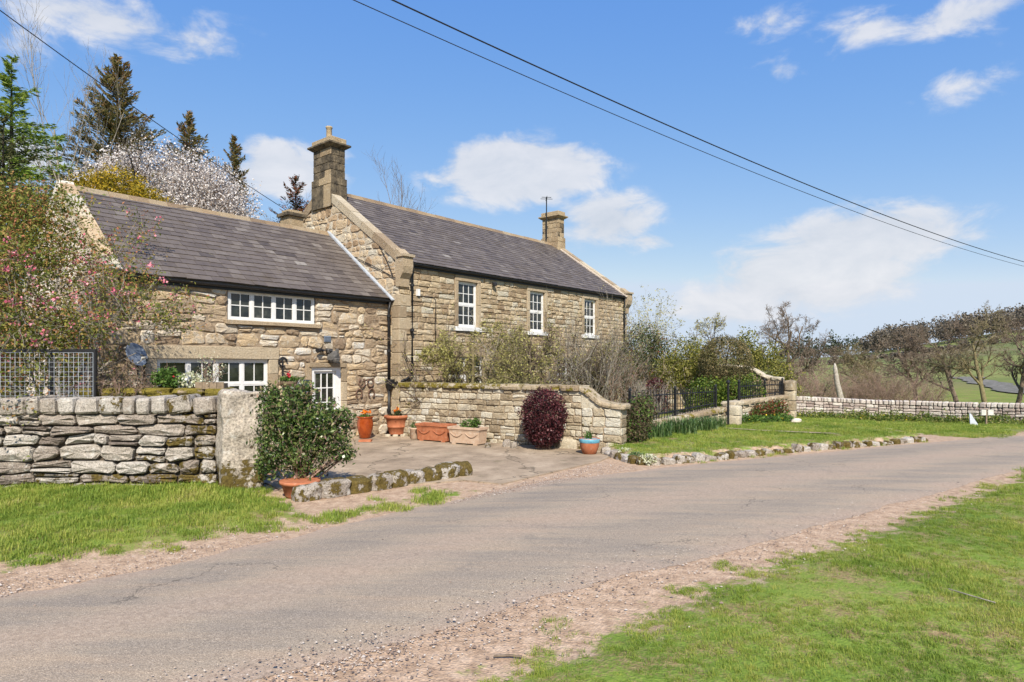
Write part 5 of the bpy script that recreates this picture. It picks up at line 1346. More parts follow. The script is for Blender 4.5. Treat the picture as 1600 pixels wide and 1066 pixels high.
shrub('golden_cypress', G(205, 23.5), [((-1.4, 0, 8.0), (.9, 1.0, 1.1)), ((-.5, .1, 8.3), (.9, 1.0, .95)), ((.5, 0, 7.5), (.9, 1.0, 1.0)), ((1.4, 0, 6.9), (.8, .9, .8)), ((0, 0, 5.0), (1.9, 1.5, 3.5))], 26000, 'gold', .15, 13, 'golden yellow cypress just behind the cottage ridge', 6, asp=.3, rag=.25, cat='tree')
# ---- crab apple leaning over the cottage gable
t = empty('crab_apple_tree', Vector((-8.7, 11.75, 0)), 0, 'arching crab apple with green leaves and pink blossom at the cottage gable', 'tree', None)
sk = Skel(77); sp = [dict(n=6, ratio=.55, ang=50, wig=.12, up=-.02, seg=8, start=.25, end=.3, rr=.5), dict(n=6, ratio=.5, ang=45, wig=.16, up=-.02, seg=5, start=.15, end=.4, rr=.5), dict(n=5, ratio=.55, ang=42, wig=.2, up=-.02, seg=4, start=.1, end=.4, rr=.55), dict(n=0, wig=.2, up=-.05, seg=3, end=.5, min=.004)]
for (dx, dy, dz, L_) in ((-.5, .2, 1, 4.2), (.15, .1, 1, 4.3), (.42, .0, 1.0, 3.9), (.62, .05, 1.1, 3.5), (.78, -.05, 1.2, 3.2), (-.9, -.2, .8, 3.6), (.35, -.5, .9, 3.6), (-.3, -.6, .9, 3.3), (.5, .3, 1.1, 3.9), (-.1, -.3, 1, 4.0)):
    sk.grow(Vector((0, 0, .0)), Vector((dx, dy, dz * 1.25)), L_, .05, 0, sp)
sk.seg = [q for q in sk.seg if q[0].x < 2.4 and not (q[0].x > 1.2 and q[0].z < 2.6)]
sk.mesh('trunk', BK['grey'], t)
tp = np.array([tuple(p) for p, d in sk.tips]); rg = np.random.default_rng(5); tp = tp[(tp[:, 0] < 2.5) & ~((tp[:, 0] > 1.1) & (tp[:, 2] < 2.7))]
sel = tp[rg.integers(0, len(tp), 15000)]
leaves('leaves', sel, LF['crab'], t, .062, rg, jit=.09, asp=.5)
lob = [((-.5, -.1, 2.3), (1.3, .8, 1.1)), ((-.7, .0, 3.5), (1.15, .8, 1.1)), ((-1.0, 0, 4.4), (.9, .7, .8)), ((.45, -.1, 2.5), (.75, .5, .8)), ((.2, 0, 4.2), (.7, .5, .7)), ((.1, 0, 4.9), (.9, .5, .5)), ((-.9, 0, 5.1), (.7, .5, .5))]
leaves('inner_leaves', blob_points(lob, 24000, rg, .25, .3), LF['crab'], t, .064, rg)
lob = [((1.2, .2, 3.6), (1.0, .5, .9)), ((.6, .1, 2.9), (.6, .4, .8)), ((1.6, .3, 3.6), (.7, .4, .5))]
leaves('outer_leaves', blob_points(lob, 1500, rg, .1, .3), LF['crab'], t, .06, rg)
ck = tp[rg.integers(0, len(tp), 150)]; ck = ck[ck[:, 2] > 1.6]; ck = np.concatenate([ck, blob_points([((1.3, .1, 3.5), (1.3, .5, 1.0)), ((0, -.5, 3.0), (1.2, .3, 1.2))], 46, rg, .2, .2)])
leaves('blossom', np.repeat(ck, 10, 0), LF['pink'], t, .045, rg, jit=.04, asp=.9)
# dead hedge stuff between the wire panel and the ledge
twig_bush('brown_hedge', Vector((-6.75, 11.3, .9)), 1.3, 1.25, 41, 'brown twiggy bush behind the wall right of the wire panel', 18, 'red', ('heath', 1800, .05), dens=1.0)
# ---- planting in the front garden, against the house
gard = [dict(n=9, ratio=.66, ang=58, wig=.2, up=.03, seg=6, start=.28, end=.4, rr=.6, shape=.2), dict(n=8, ratio=.55, ang=52, wig=.26, up=.02, seg=5, start=.2, end=.4, rr=.55), dict(n=7, ratio=.5, ang=50, wig=.3, up=.03, seg=4, start=.15, end=.45, rr=.55), dict(n=4, ratio=.5, ang=45, wig=.3, up=.05, seg=3, start=.1, end=.5, rr=.6), dict(n=0, wig=.25, seg=2, end=.5, min=.0055)]
def hp(x, y): q = HM @ Vector((x, y, 0)); return Vector((q.x, q.y, 0))
bare_tree('apple_tree', hp(1.3, -1.5), 3.5, 51, 'gnarled apple tree with yellow-green buds nearest the downpipe', 'olive', .085, (-.25, 0), gard, 'apple trees along the front of the house', ('bud', 6500, .06))
bare_tree('apple_tree', hp(3.1, -1.6), 3.3, 52, 'apple tree with thick leaning trunk before the lower left farmhouse window', 'brown', .11, (.35, 0), gard, 'apple trees along the front of the house', ('bud', 3600, .055))
bare_tree('apple_tree', hp(5.2, -1.7), 3.2, 53, 'spreading apple tree in front of the dark blue door', 'olive', .09, (-.15, .1), gard, 'apple trees along the front of the house', ('bud', 3000, .055))
bare_tree('apple_tree', hp(7.3, -1.4), 3.3, 54, 'twisted apple tree close to the lower right farmhouse window', 'brown', .08, (.2, 0), gard, 'apple trees along the front of the house', ('bud', 2600, .055))
bare_tree('apple_tree', hp(2.2, -2.4), 2.7, 151, 'low apple tree with open twigs between the downpipe and the leaning trunk', 'olive', .07, (.1, 0), gard, 'apple trees along the front of the house', ('bud', 2200, .055))
bare_tree('apple_tree', hp(6.2, -1.2), 3.1, 152, 'slim apple tree close to the wall right of the dark blue door', 'brown', .07, (0, 0), gard, 'apple trees along the front of the house', ('bud', 1500, .05))
for k_, (x_, w_, h_, lab_) in enumerate([(1.7, 3.4, 3.9, 'tangle of bare trained branches on the wall around the lower left window'), (4.2, 3.4, 4.2, 'tangle of bare trained branches left of the dark blue door'), (6.6, 3.4, 4.3, 'tangle of bare trained branches below the middle upper window')]):
    twig_bush('wall_climber', hp(x_, -.75), w_, h_, 160 + k_, lab_, 14, ('brown', 'grey', 'brown')[k_], ('bud', 1500, .05), up=-.02, lean=1.25, dens=.9, stem_r=.03, group='trained climbers on the house front')
twig_bush('tall_bare_shrub', hp(6.6, -2.4), 2.6, 4.5, 55, 'tall pale leafless shrub fanning up before the third upper window', 24, 'grey', ('bud', 500, .05), up=.03, lean=.8)
twig_bush('twiggy_shrub', hp(7.6, -2.6), 2.6, 2.7, 56, 'dense brown twiggy shrub behind the curved wall end below the third upper window', 24, 'red', ('ever', 2200, .06))
twig_bush('twiggy_shrub', hp(6.2, -4.4), 1.5, 1.8, 58, 'grey twiggy shrub just behind the curved end of the garden wall', 20, 'grey', ('bud', 200, .04))
shrub('climbing_shrub', hp(9.2, -.5), [((0, 0, 2.0), (1.1, .3, .9)), ((1.6, 0, 2.2), (1.0, .3, 1.0)), ((-1.0, 0, 2.7), (.7, .25, .5))], 1500, 'ever', .085, 57, 'dark leaved climber trained on the house wall below the third upper window', 10, rag=.3, shell=.2)
shrub('evergreen_shrub', G(1010, 27.0), [((-.2, 0, 2.5), (.95, .8, 1.2)), ((.5, 0, 2.1), (.8, .8, 1.1)), ((-.7, 0, 1.9), (.7, .7, 1.0))], 7000, 'ever', .085, 59, 'dark evergreen bush at the right corner of the house', 8, rag=.25, extra=[('young_leaves', 'redleaf', 900, .06, .85)])
twig_bush('willow', G(1015, 34), 2.6, 6.0, 60, 'pale upright willow wands behind the dark evergreen bush', 26, 'pale', ('bud', 5000, .085), up=.12, lean=.35, cat='tree', dens=.7)
# ---- the hedge and shrubs at the right of the garden
shrub('yellow_shrub', G(1078, 25.2), [((0, 0, 2.0), (1.0, .9, 1.15)), ((-.8, 0, 1.6), (.7, .8, .85)), ((.6, 0, 1.8), (.7, .8, .95))], 9000, 'hedge', .085, 61, 'loose yellow-green shrub with a pale bough left of the clipped bush', 10, 'pale', rag=.3, stem_r=.04, shell=.35)
shrub('clipped_bush', G(1134, 23.4), [((0, 0, 1.95), (.98, .9, 1.12)), ((0, 0, 1.2), (.9, .85, .8))], 24000, 'clip', .06, 62, 'dense rounded brownish clipped bush behind the railings', 8, rag=.07, shell=.75)
shrub('ivy_mound', G(1132, 22.2), [((-.6, 0, .85), (.75, .6, .75)), ((.3, 0, .75), (.9, .6, .85)), ((.95, 0, 1.0), (.45, .5, .7))], 9000, 'ivy', .075, 63, 'glossy green ivy mound spilling behind the gate post', 6, rag=.2)
shrub('laurel_shrub', G(1198, 28), [((0, 0, 1.9), (1.0, 1.0, 1.3)), ((-.9, 0, 2.7), (.6, .7, 1.1)), ((.6, 0, 1.1), (.8, .9, .9))], 9500, 'hedge', .10, 64, 'bright yellow-green laurel behind the right end pier', 8, rag=.28, shell=.35)
bare_tree('young_tree', G(1130, 29), 4.5, 65, 'small round-headed tree just coming into leaf behind the clipped bush', 'brown', .1, buds=('bud', 2600, .07), dens=.85)
bare_tree('young_tree', G(1075, 33), 4.2, 66, 'thin budding tree left of the round-headed young tree', 'brown', .09, buds=('hedge', 700, .07), dens=.75)
# ---- trees beyond the wall
oak = [dict(n=9, ratio=.70, ang=50, wig=.12, up=.06, seg=6, start=.22, end=.35, rr=.6, shape=.35), dict(n=7, ratio=.56, ang=48, wig=.22, up=.03, seg=5, start=.25, end=.4, rr=.5), dict(n=7, ratio=.52, ang=48, wig=.26, up=.05, seg=4, start=.2, end=.4, rr=.5), dict(n=6, ratio=.52, ang=46, wig=.28, up=.05, seg=3, start=.15, end=.5, rr=.55), dict(n=0, wig=.25, up=.03, seg=2, end=.5, min=.011)]
bare_tree('bare_oak', G(1232, 44), 7.1, 70, 'broad leafless tree with domed crown beyond the right end pier', 'brown', .2, (-.08, 0), oak, None, ('catkin', 5500, .06))
bare_tree('bare_oak', G(1277, 47), 4.6, 71, 'lower leafless tree just right of the domed one', 'brown', .14, (.25, 0), oak, None, ('catkin', 3000, .06))
RT = [(1392, 47, 6.6, 'leafless alder with low forking trunk, leftmost of the row beyond the far wall', (-.25, 0), 'olive'), (1432, 52, 8.0, 'leafless alder, second of the row beyond the far wall', (.05, 0), 'brown'), (1497, 50, 8.4, 'leafless alder with a leaning trunk, third of the row beyond the far wall', (-.2, 0), 'brown'),
      (1541, 46, 8.3, 'thick-trunked leafless alder behind the white notice boards', (.05, 0), 'olive'), (1588, 48, 7.8, 'leafless alder at the right edge of the row', (.12, 0), 'brown'), (1645, 46, 7.6, 'leafless alder leaning in from the right picture edge', (-.2, 0), 'brown')]
for k, (u, d, h, lab, ln, bk) in enumerate(RT): bare_tree('alder_tree', G(u, d), h * .80, 80 + k, lab, bk, .19, ln, oak, 'alders beyond the far wall', ('catkin', 5500, .06))
for k, (u, d, h, w_, lab, bk) in enumerate([(1262, 33, 2.9, 4.0, 'pinkish brown thicket against the left end of the far wall', 'red'), (1318, 36, 2.6, 3.2, 'low brown thicket left of the dead trunk', 'red'), (1385, 34, 2.7, 4.2, 'pale brown thicket right of the dead trunk', 'red'), (1430, 35, 2.5, 3.8, 'reddish thicket under the second alder', 'red'), (1350, 37, 2.9, 3.6, 'tawny thicket straight behind the dead trunk', 'olive')]):
    twig_bush('thicket', G(u, d), w_, h, 90 + k, lab, 40, bk, ('catkin', 3000, .05), up=.04, lean=1.2, stem_r=.016, group='thickets beyond the far wall', dens=1.1)
dt = MB(); q = G(1315, 31); dt.tube([q + Vector((.1, 0, -.2)), q + Vector((.0, 0, .6)), q + Vector((-.22, 0, 1.5)), q + Vector((-.32, 0, 2.25)), q + Vector((-.33, 0, 2.45))], [.17, .14, .12, .09, .02], 9)
o = dt.build('dead_trunk', BK['pale'], None, smooth=True); tag(o, 'pale broken dead tree trunk leaning behind the far wall', 'tree trunk')
# wooded skyline and hedgerows on the hill
def far_trees(name, centres, label, cat, seed, mat):
    rg = np.random.default_rng(seed); pts = []
    for (x, y, h, w_) in centres:
        z = float(gz(x, y)); pts.append(blob_points([((x, y, z + h * .55), (w_, w_, h * .5))], int(60 + 26 * w_ * h ** .5), rg, .2, .3, x))
    o = leaves(name, np.concatenate(pts), mat, None, .85, rg, asp=.8); tag(o, label, cat, kind='stuff')
rr = random.Random(6); wood = []
for k in range(170):
    x_y = rr.uniform(.56, .98); y = rr.uniform(250, 330); wood.append((x_y * y, y, rr.uniform(7, 12), rr.uniform(2.5, 4)))
for k in range(22):
    x_y = rr.uniform(.38, .58); y = rr.uniform(300, 420); wood.append((x_y * y, y, rr.uniform(5, 9), rr.uniform(2.5, 4)))
LF['farwood'] = leaf_mat('bare_wood_haze', [(0, (.085, .072, .055)), (.5, (.15, .125, .095)), (1, (.22, .185, .14))], .25, scale=.02)
LF['farcon'] = leaf_mat('far_conifers', [(0, (.04, .055, .035)), (1, (.08, .095, .06))], .1)
far_trees('distant_wood', wood, 'leafless brown wood along the top of the green hill', 'wood', 1, LF['farwood'])
hed = []
for (x0, y0, x1, y1) in ((60, 190, 190, 215),):
    for k in range(46): f = k / 45 + rr.uniform(-.01, .01); hed.append((x0 + (x1 - x0) * f, y0 + (y1 - y0) * f + rr.gauss(0, 1), rr.uniform(1.0, 2.6), rr.uniform(1.0, 2.0)))
far_trees('field_hedgerow', hed, 'dark hedgerows dividing the far fields', 'hedgerow', 2, LF['farwood'])
far_trees('distant_conifers', [(x_y * 300, 300, rr.uniform(8, 13), 2.2) for x_y in [.44 + .012 * k for k in range(9)]], 'dark far conifers on the skyline left of the alders', 'wood', 3, LF['farcon'])
far_trees('left_woodland', [(-x, y, rr.uniform(5, 8), 3) for x, y in [(rr.uniform(18, 60), rr.uniform(44, 60)) for _ in range(50)]], 'dense low woodland behind the cottage', 'wood', 4, LF['farcon'])

# ---- shrubs by the walls
shrub('hebe_bush', Vector((-3.30, 10.0, .12)), [((-.22, 0, 1.12), (.46, .42, .42)), ((.22, .05, .98), (.44, .42, .36)), ((.45, .05, .70), (.32, .36, .40)), ((-.38, 0, .66), (.34, .38, .5)), ((.02, -.05, .45), (.42, .34, .40)), ((-.5, 0, 1.36), (.17, .15, .22)), ((.05, 0, 1.46), (.2, .16, .2)), ((.66, 0, 1.08), (.2, .16, .14)), ((.70, 0, .5), (.18, .15, .16)), ((-.55, 0, .3), (.2, .16, .2))], 10000, 'bush', .066, 30, 'big dark green leafy bush growing from a pot beside the gate pillar', 26, 'red', rag=.36, shell=.3, asp=.42, extra=[('dry_stems', 'heath', 700, .06, .5), ('flower_heads', 'creamy', 60, .05, .9)])
shrub('purple_berberis', Vector((.74, 14.98, 0)), [((0, 0, .84), (.55, .52, .60)), ((0, 0, .45), (.45, .42, .38))], 11000, 'purple', .052, 32, 'dense egg-shaped purple shrub clipped against the garden wall', 18, 'red', rag=.11, shell=.62)
shrub('purple_shrub', G(1025, 21.5), [((0, 0, 1.1), (.40, .4, .48)), ((.15, 0, .7), (.3, .3, .35))], 2600, 'purple', .06, 33, 'small purple shrub behind the railings in the front garden', 6, 'red')
shrub('heather_bush', Vector((2.95, 15.35, .05)), [((0, 0, .55), (.42, .4, .6)), ((.25, .2, .85), (.3, .3, .42)), ((-.2, -.2, .35), (.35, .3, .35))], 6000, 'heath', .055, 34, 'straggly brown and green bush at the foot of the garden wall end', 14, 'red', rag=.3, shell=.35, extra=[('green_leaves', 'green', 1300, .055, .6)])
shrub('red_leaved_plant', G(1192, 21.0), [((0, 0, .42), (.55, .4, .32)), ((.5, .1, .5), (.4, .3, .35)), ((-.5, -.2, .3), (.35, .3, .25))], 3200, 'redleaf', .06, 35, 'red leaved plants below the low wall right of the gate', 8, rag=.3, extra=[('green_leaves', 'green', 1800, .06, .4)])
shrub('green_border_plant', G(1165, 20.2), [((0, 0, .22), (.45, .3, .22)), ((.7, .2, .2), (.5, .3, .2)), ((1.3, .4, .22), (.4, .3, .22))], 3000, 'green', .07, 36, 'green border plants with yellow primroses at the low wall', 4, rag=.3, extra=[('primroses', 'yellow', 130, .05, .9)])
def blade_clump(name, loc, n, h, spread, seed, label, leaf='daff', flowers=None, w_=.014, cat='plant', group=None):
    rg = np.random.default_rng(seed); t = empty(name, loc, 0, label, cat, group); V, F = [], []
    az = rg.uniform(0, 6.28, n); r0 = np.sqrt(rg.random(n)); bx = np.cos(az) * r0 * spread[0]; by = np.sin(az) * r0 * spread[1]
    a2 = rg.uniform(0, 6.28, n); ln = rg.uniform(.1, .75, n); hh = h * rg.uniform(.55, 1.1, n)
    for k in range(n):
        d = np.array([math.cos(a2[k]), math.sin(a2[k])]); s_ = np.array([-d[1], d[0]]) * w_ / 2 * rg.uniform(.7, 1.4); i = len(V); b = np.array([bx[k], by[k]])
        for (f, bend, wd) in ((0, 0, 1), (.55, .25, .9), (.9, .75, .6), (1.0, 1.15, .05)):
            c = b + d * ln[k] * hh[k] * bend; z_ = hh[k] * (f - .25 * ln[k] * bend * bend)
            V += [(c[0] - s_[0] * wd, c[1] - s_[1] * wd, z_), (c[0] + s_[0] * wd, c[1] + s_[1] * wd, z_)]
        F += [(i, i + 1, i + 3, i + 2), (i + 2, i + 3, i + 5, i + 4), (i + 4, i + 5, i + 7, i + 6)]
    np_mesh('leaves', V, F, LF[leaf], t, rnd=np.repeat(rg.random(n), 3))
    if flowers:
        lf, cnt, sz, z0 = flowers; az = rg.uniform(0, 6.28, cnt); r0 = np.sqrt(rg.random(cnt))
        p = np.stack([np.cos(az) * r0 * spread[0], np.sin(az) * r0 * spread[1], z0 + rg.normal(0, .05, cnt)], -1); leaves('flowers', np.repeat(p, 5, 0), LF[lf], t, sz, rg, jit=sz * .3, asp=.9)
    return t
def GR(u, d): q = U(u, d); return Vector((q.x, q.y, float(gz_full(np.array([q.x]), np.array([q.y]))[0])))
for k, (u, d, n, h, sp_, lab) in enumerate([(992, 15.75, 420, .46, (.42, .26), 'clump of dark daffodil leaves next to the heather bush'), (1025, 16.3, 420, .44, (.42, .26), 'long-leaved clump of daffodil foliage, second along the low wall'), (1062, 16.9, 460, .48, (.45, .26), 'tall blue-green daffodil clump in the middle of the low wall'), (1098, 17.8, 380, .42, (.42, .25), 'daffodil foliage clump third from the gate post'), (1118, 18.4, 260, .38, (.3, .2), 'small daffodil clump beside the gate post')]):
    blade_clump('daffodil_clump', GR(u, d), n, h, sp_, 100 + k, lab, group='daffodil foliage along the low wall', flowers=None)
for k, (u, v, lab) in enumerate([(975, 715, 'pale silvery tuft at the left end of the lawn edging'), (995, 722, 'second silvery tuft along the lawn edging'), (1012, 726, 'third silvery tuft along the lawn edging')]):
    shrub('silver_plant', P(u, v) + Vector((0, -.05, 0)), [((0, 0, .10), (.20, .15, .12))], 420, 'creamy' if k != 1 else 'daff', .05, 110 + k, lab, 2, cat='plant')
# rough growth in front of the far wall
rg = np.random.default_rng(9); pts = []
for k in range(1, 36):
    a, b = fp[k], fp[k + 1]
    for m in range(7):
        f = rg.random(); q = a + (b - a) * f; off = rg.uniform(.15, 1.5); dd = (b - a) / np.linalg.norm(b - a); nrm = np.array([dd[1], -dd[0]])
        c = q + nrm * off; hgt = rg.uniform(.10, .32) * (1.15 - .4 * off); z = float(gz(c[0], c[1]))
        pts.append(blob_points([((c[0], c[1], z + hgt * .6), (.28, .25, hgt))], 70, rg, .3, .3, k))
allp = np.concatenate(pts); o = leaves('verge_weeds', allp, LF['grassy'], None, .085, rg, asp=.5); tag(o, 'nettles and rough green weeds along the foot of the far wall', 'weeds', kind='stuff')
sel = allp[rg.random(len(allp)) < .03]; sel = sel[sel[:, 0] < 16]; o = leaves('verge_flowers', sel, LF['yellow'], None, .06, rg, asp=.9); tag(o, 'small yellow flowers among the weeds by the far wall', 'flowers', kind='stuff')

# ================================================================== POTS AND SMALL THINGS
def pot(name, loc, prof, mat, label, band=None, soil_z=None, soil_r=None, rz=0.0):
    t = empty(name, loc, rz, label, 'flower pot'); mb = MB(); mb.lathe(prof, 28); mb.build('body', M[mat], t, smooth=True)
    if band:
        b = MB(); b.lathe(band[0], 28); b.build('band', M[band[1]], t, smooth=True)
    s = MB(); s.lathe([(soil_r, soil_z - .02), (soil_r, soil_z)], 20); s.build('soil', M['soil'], t)
    return t
YZ = .022
def tulips(name, loc, n, h, spread, seed, label, petal, leaf='green'):
    rr = random.Random(seed); t = empty(name, loc, 0, label, 'flowers'); rg = np.random.default_rng(seed); fp_ = []; mb = MB()
    for k in range(n):
        x, y = rr.gauss(0, spread * .5), rr.gauss(0, spread * .5); z = h * rr.uniform(.7, 1.1); mb.tube([(x * .5, y * .5, 0), (x, y, z)], .006, 4, cap=False)
        fp_ += [(x + rr.gauss(0, .012), y + rr.gauss(0, .012), z + rr.gauss(0, .012)) for _ in range(9)]
    mb.build('stems', BK['olive'], t); leaves('petals', fp_, LF[petal], t, .055, rg, asp=.8)['kind'] = 'stuff'
    leaves('leaves', blob_points([((0, 0, h * .3), (spread, spread, h * .35))], n * 16, rg, .2, .2), LF[leaf], t, .07, rg, asp=.4)
    return t
q = P(570.5, 685, YZ); pot('glazed_pot', q, [(.0, 0), (.125, 0), (.15, .03), (.20, .25), (.215, .40), (.195, .52), (.20, .545), (.225, .57), (.225, .59), (.19, .59), (.18, .52)], 'glazed', 'shiny orange-red glazed pot of pansies nearest the door', soil_z=.54, soil_r=.18)
tulips('orange_pansies', q + Vector((0, 0, .54)), 12, .17, .16, 1, 'orange pansies growing in the glazed pot', 'orange')
q = P(620, 681, YZ); pot('terracotta_pot', q + Vector((0, 0, .04)), [(.0, 0), (.20, 0), (.205, .03), (.25, .20), (.262, .205), (.265, .225), (.258, .235), (.30, .44), (.33, .45), (.355, .48), (.355, .515), (.33, .54), (.29, .54), (.27, .45)], 'terracotta', 'large swagged terracotta pot at the downpipe corner', soil_z=.48, soil_r=.28)
tulips('orange_tulips', q + Vector((0, 0, .50)), 5, .26, .09, 2, 'orange flowers growing in the large terracotta pot', 'orange')
shrub('dark_pot_plant', q + Vector((.05, 0, .5)), [((0, 0, .10), (.13, .12, .11)), ((-.2, 0, .05), (.1, .1, .06))], 500, 'ever', .05, 3, 'dark leafy plant in the large terracotta pot', 4, cat='plant')
for k, dx in enumerate((-.22, .0, .2)):
    mb = MB(); mb.rock(q + Vector((dx, -.2 + .05 * abs(k - 1), .02)), (.16, .14, .08), (X_, Y_, Z), random.Random(k), r=.7, p=.6); o = mb.build('prop_stone', M['garden'], None)
    tag(o, 'small stone under the front of the large terracotta pot, %s of three' % ('leftmost', 'middle', 'rightmost')[k], 'stone', 'prop stones under the pot')
mb = MB(); mb.box((P(571, 690, YZ), X_, Z, -Y_), -.16, .16, 0, .05, -.1, .1, .4, 0, .008); o = mb.build('brick_block', M['terracotta'], None); tag(o, 'reddish flat stone lying in front of the glazed pot', 'stone')
q = P(647.5, 686, YZ); pot('small_pot', q, [(0, 0), (.085, 0), (.10, .02), (.125, .26), (.135, .27), (.135, .30), (.11, .30)], 'pale_pot', 'small mossy clay pot between the large pot and the long trough', soil_z=.27, soil_r=.115)
shrub('pot_seedling', q + Vector((0, 0, .28)), [((0, 0, .08), (.09, .09, .10))], 110, 'daff', .05, 5, 'thin seedling in the small clay pot', 3, cat='plant')
WD_ = math.atan2(14.98 - 17.82, 1.62 + 3.12)
def trough(name, loc, rz, L, D, H, mat, label, seed, rim=.03):
    t = empty(name, loc, rz, label, 'planter'); mb = MB(); F = (Vector((0, 0, 0)), X_, Z, -Y_); e = .035
    i = len(mb.v); lv = [(-.02, 0), (0, H - .10), (rim * .3, H - .095), (rim * .3, H - .075), (0, H - .07), (rim, H - .055), (rim, H), (-.035, H), (-.045, H - .09)]
    for (o_, z_) in lv:
        for (sx, sy) in ((-1, -1), (1, -1), (1, 1), (-1, 1)): mb.v.append(Vector((sx * (L / 2 + o_), sy * (D / 2 + o_), z_ + .03)))
    for j in range(len(lv) - 1):
        for q_ in range(4): mb.face([i + j * 4 + q_, i + j * 4 + (q_ + 1) % 4, i + j * 4 + 4 + (q_ + 1) % 4, i + j * 4 + 4 + q_], .5)
    mb.build('body', M[mat], t)
    s = MB(); s.box(F, -L / 2 + .03, L / 2 - .03, H - .10, H - .03, -D / 2 + .03, D / 2 - .03); s.build('soil', M['soil'], t)
    for sx in (-1, 1):
        f_ = MB(); f_.box(F, sx * L * .36 - .06, sx * L * .36 + .06, 0, .035, -D / 2 + .02, D / 2 - .02); f_.build('foot', M[mat], t)
    # moulded swag on the long face
    g = MB()
    for c in (-.25, .25):
        g.tube([(L * (c + .2 * k / 6), -D / 2 + .008 - .012, H * (.62 - .22 * math.sin(math.pi * (k + 6) / 12)) + .03) for k in range(-6, 7)], .014, 5)
    g.build('swag', M[mat], t)
    return t
trough('terracotta_trough', Vector((-1.98, 16.62, YZ)), WD_, .98, .36, .42, 'terracotta', 'long plain terracotta trough against the garden wall', 1)
q = Vector((-1.10, 15.98, YZ)); trough('weathered_trough', q, WD_, .90, .36, .40, 'pale_pot', 'pale weathered trough with swags right of the terracotta one', 2)
shrub('trough_plant', q + Vector((.05, .0, .38)), [((0, 0, .10), (.24, .13, .14)), ((.16, -.05, .16), (.12, .1, .12))], 620, 'green', .055, 6, 'fresh green plant growing in the pale trough', 4, cat='plant')
q = P(921, 709, YZ); q.z = .01; pot('blue_rimmed_pot', q, [(0, 0), (.12, 0), (.15, .02), (.205, .16), (.22, .27), (.225, .36), (.205, .36), (.19, .30)], 'terracotta', 'round terracotta pot with a blue glazed band', band=([(.221, .262), (.226, .27), (.231, .345), (.226, .35)], 'blue_glaze'), soil_z=.33, soil_r=.19)
blade_clump('pot_bulbs', q + Vector((-.02, 0, .33)), 26, .22, (.10, .10), 8, 'green bulb shoots in the blue rimmed pot', 'green', w_=.02)
st_ = rough_box('stone_trough', (.55, .32, .26), M['garden'], None, seg=(4, 3, 3), amp=.015, seed=3); st_.location = P(889, 702) + Vector((0, .12, 0)); st_.rotation_euler = (0, 0, WD_); tag(st_, 'squared stone trough between the purple shrub and the blue rimmed pot', 'trough')
blade_clump('trough_daffodils', st_.location + Vector((.05, 0, .24)), 40, .28, (.14, .08), 9, 'daffodils sprouting from the squared stone trough', 'green', ('creamy', 4, .05, .26), w_=.018)
for k, (u, v, s_, lab) in enumerate([(792, 700, .2, 'rounded mossy stone at the garden wall left of the purple shrub'), (803, 702, .16, 'smaller mossy stone touching the rounded one'), (762, 702, .14, 'low flat stone beside the pale trough')]):
    mb = MB(); mb.rock(P(u, v) + Vector((0, .1, s_ * .45)), (s_ * 1.1, s_, s_ * 1.1), (X_, Y_, Z), random.Random(k + 5), r=.4, m=.42, p=.7, nu=10, nv=6); o = mb.build('wall_foot_stone', M['drystone'], None); tag(o, lab, 'stone')
q = Vector((-3.22, 9.72, .0)); pot('bush_pot', q, [(0, 0), (.20, 0), (.22, .03), (.27, .20), (.30, .205), (.30, .25), (.26, .25)], 'terracotta', 'terracotta pot holding the big leafy bush behind the boulder kerb', soil_z=.22, soil_r=.25)
# hanging basket under the iron bracket
q = on_wing(-3.42, 1.42, .33); hb = empty('hanging_basket', q, 0, 'brown hanging basket of green trailing plants left of the door', 'basket')
mb = MB(); mb.lathe([(.02, 0), (.12, .03), (.20, .12), (.22, .18), (.20, .18), (.10, .08)], 16); mb.build('bowl', M['wood'], hb)
rg = np.random.default_rng(4); leaves('leaves', blob_points([((0, 0, .22), (.24, .22, .09))], 700, rg, .2, .2), LF['green'], hb, .05, rg); leaves('flowers', rg.normal(0, .025, (50, 3)) + np.array([.03, -.1, .34]), LF['red'], hb, .05, rg, asp=.9)
mb = MB(); mb.tube([(0, 0, .18), (0, 0, .36)], .008, 5); mb.build('chain', M['black'], hb)
# mossy ledge behind the left wall with its plants
lg = empty('mossy_ledge', (0, 0, 0), 0, 'mossy stone ledge behind the dry-stone wall carrying the planters', 'ledge')
F, L = frame((-7.4, 10.85), (-4.95, 11.05), 0); mb = MB(); mb.box(F, 0, L, 0, 1.47, -.5, -.02); mb.build('ledge_body', M['joint_dark'], lg); rr = random.Random(2); a = 0
while a < L - .05:
    w_ = min(rr.uniform(.4, .6), L - a); mb = MB(); mb.rock(F[0] + F[1] * (a + w_ / 2) + Z * 1.52 - F[3] * .25, (w_ * 1.03, .62, .16), (F[1], -F[3], Z), rr, r=.4, m=.7, p=.4, nu=12, nv=6); mb.build('ledge_stone', M['coping'], lg, recentre=True); a += w_
LZ = 1.60
shrub('ledge_plant', Vector((-6.02, 11.15, LZ)), [((0, 0, .16), (.26, .2, .18)), ((.15, 0, .12), (.2, .18, .14))], 1100, 'green', .06, 21, 'lush green plant on the mossy ledge before the lower window', 4, cat='plant', extra=[('red_bud', 'red', 12, .05, .9)])
shrub('white_flowered_plant', Vector((-5.62, 11.15, LZ)), [((0, 0, .13), (.22, .16, .15)), ((.2, 0, .08), (.16, .14, .1))], 650, 'creamy', .05, 22, 'white flowering plant in the middle of the mossy ledge', 4, cat='plant')
tw = empty('wooden_planter', Vector((-5.22, 11.12, LZ - .02)), .08, 'small weathered wooden planter at the right end of the mossy ledge', 'planter')
FT = (Vector((0, 0, 0)), X_, Z, -Y_)
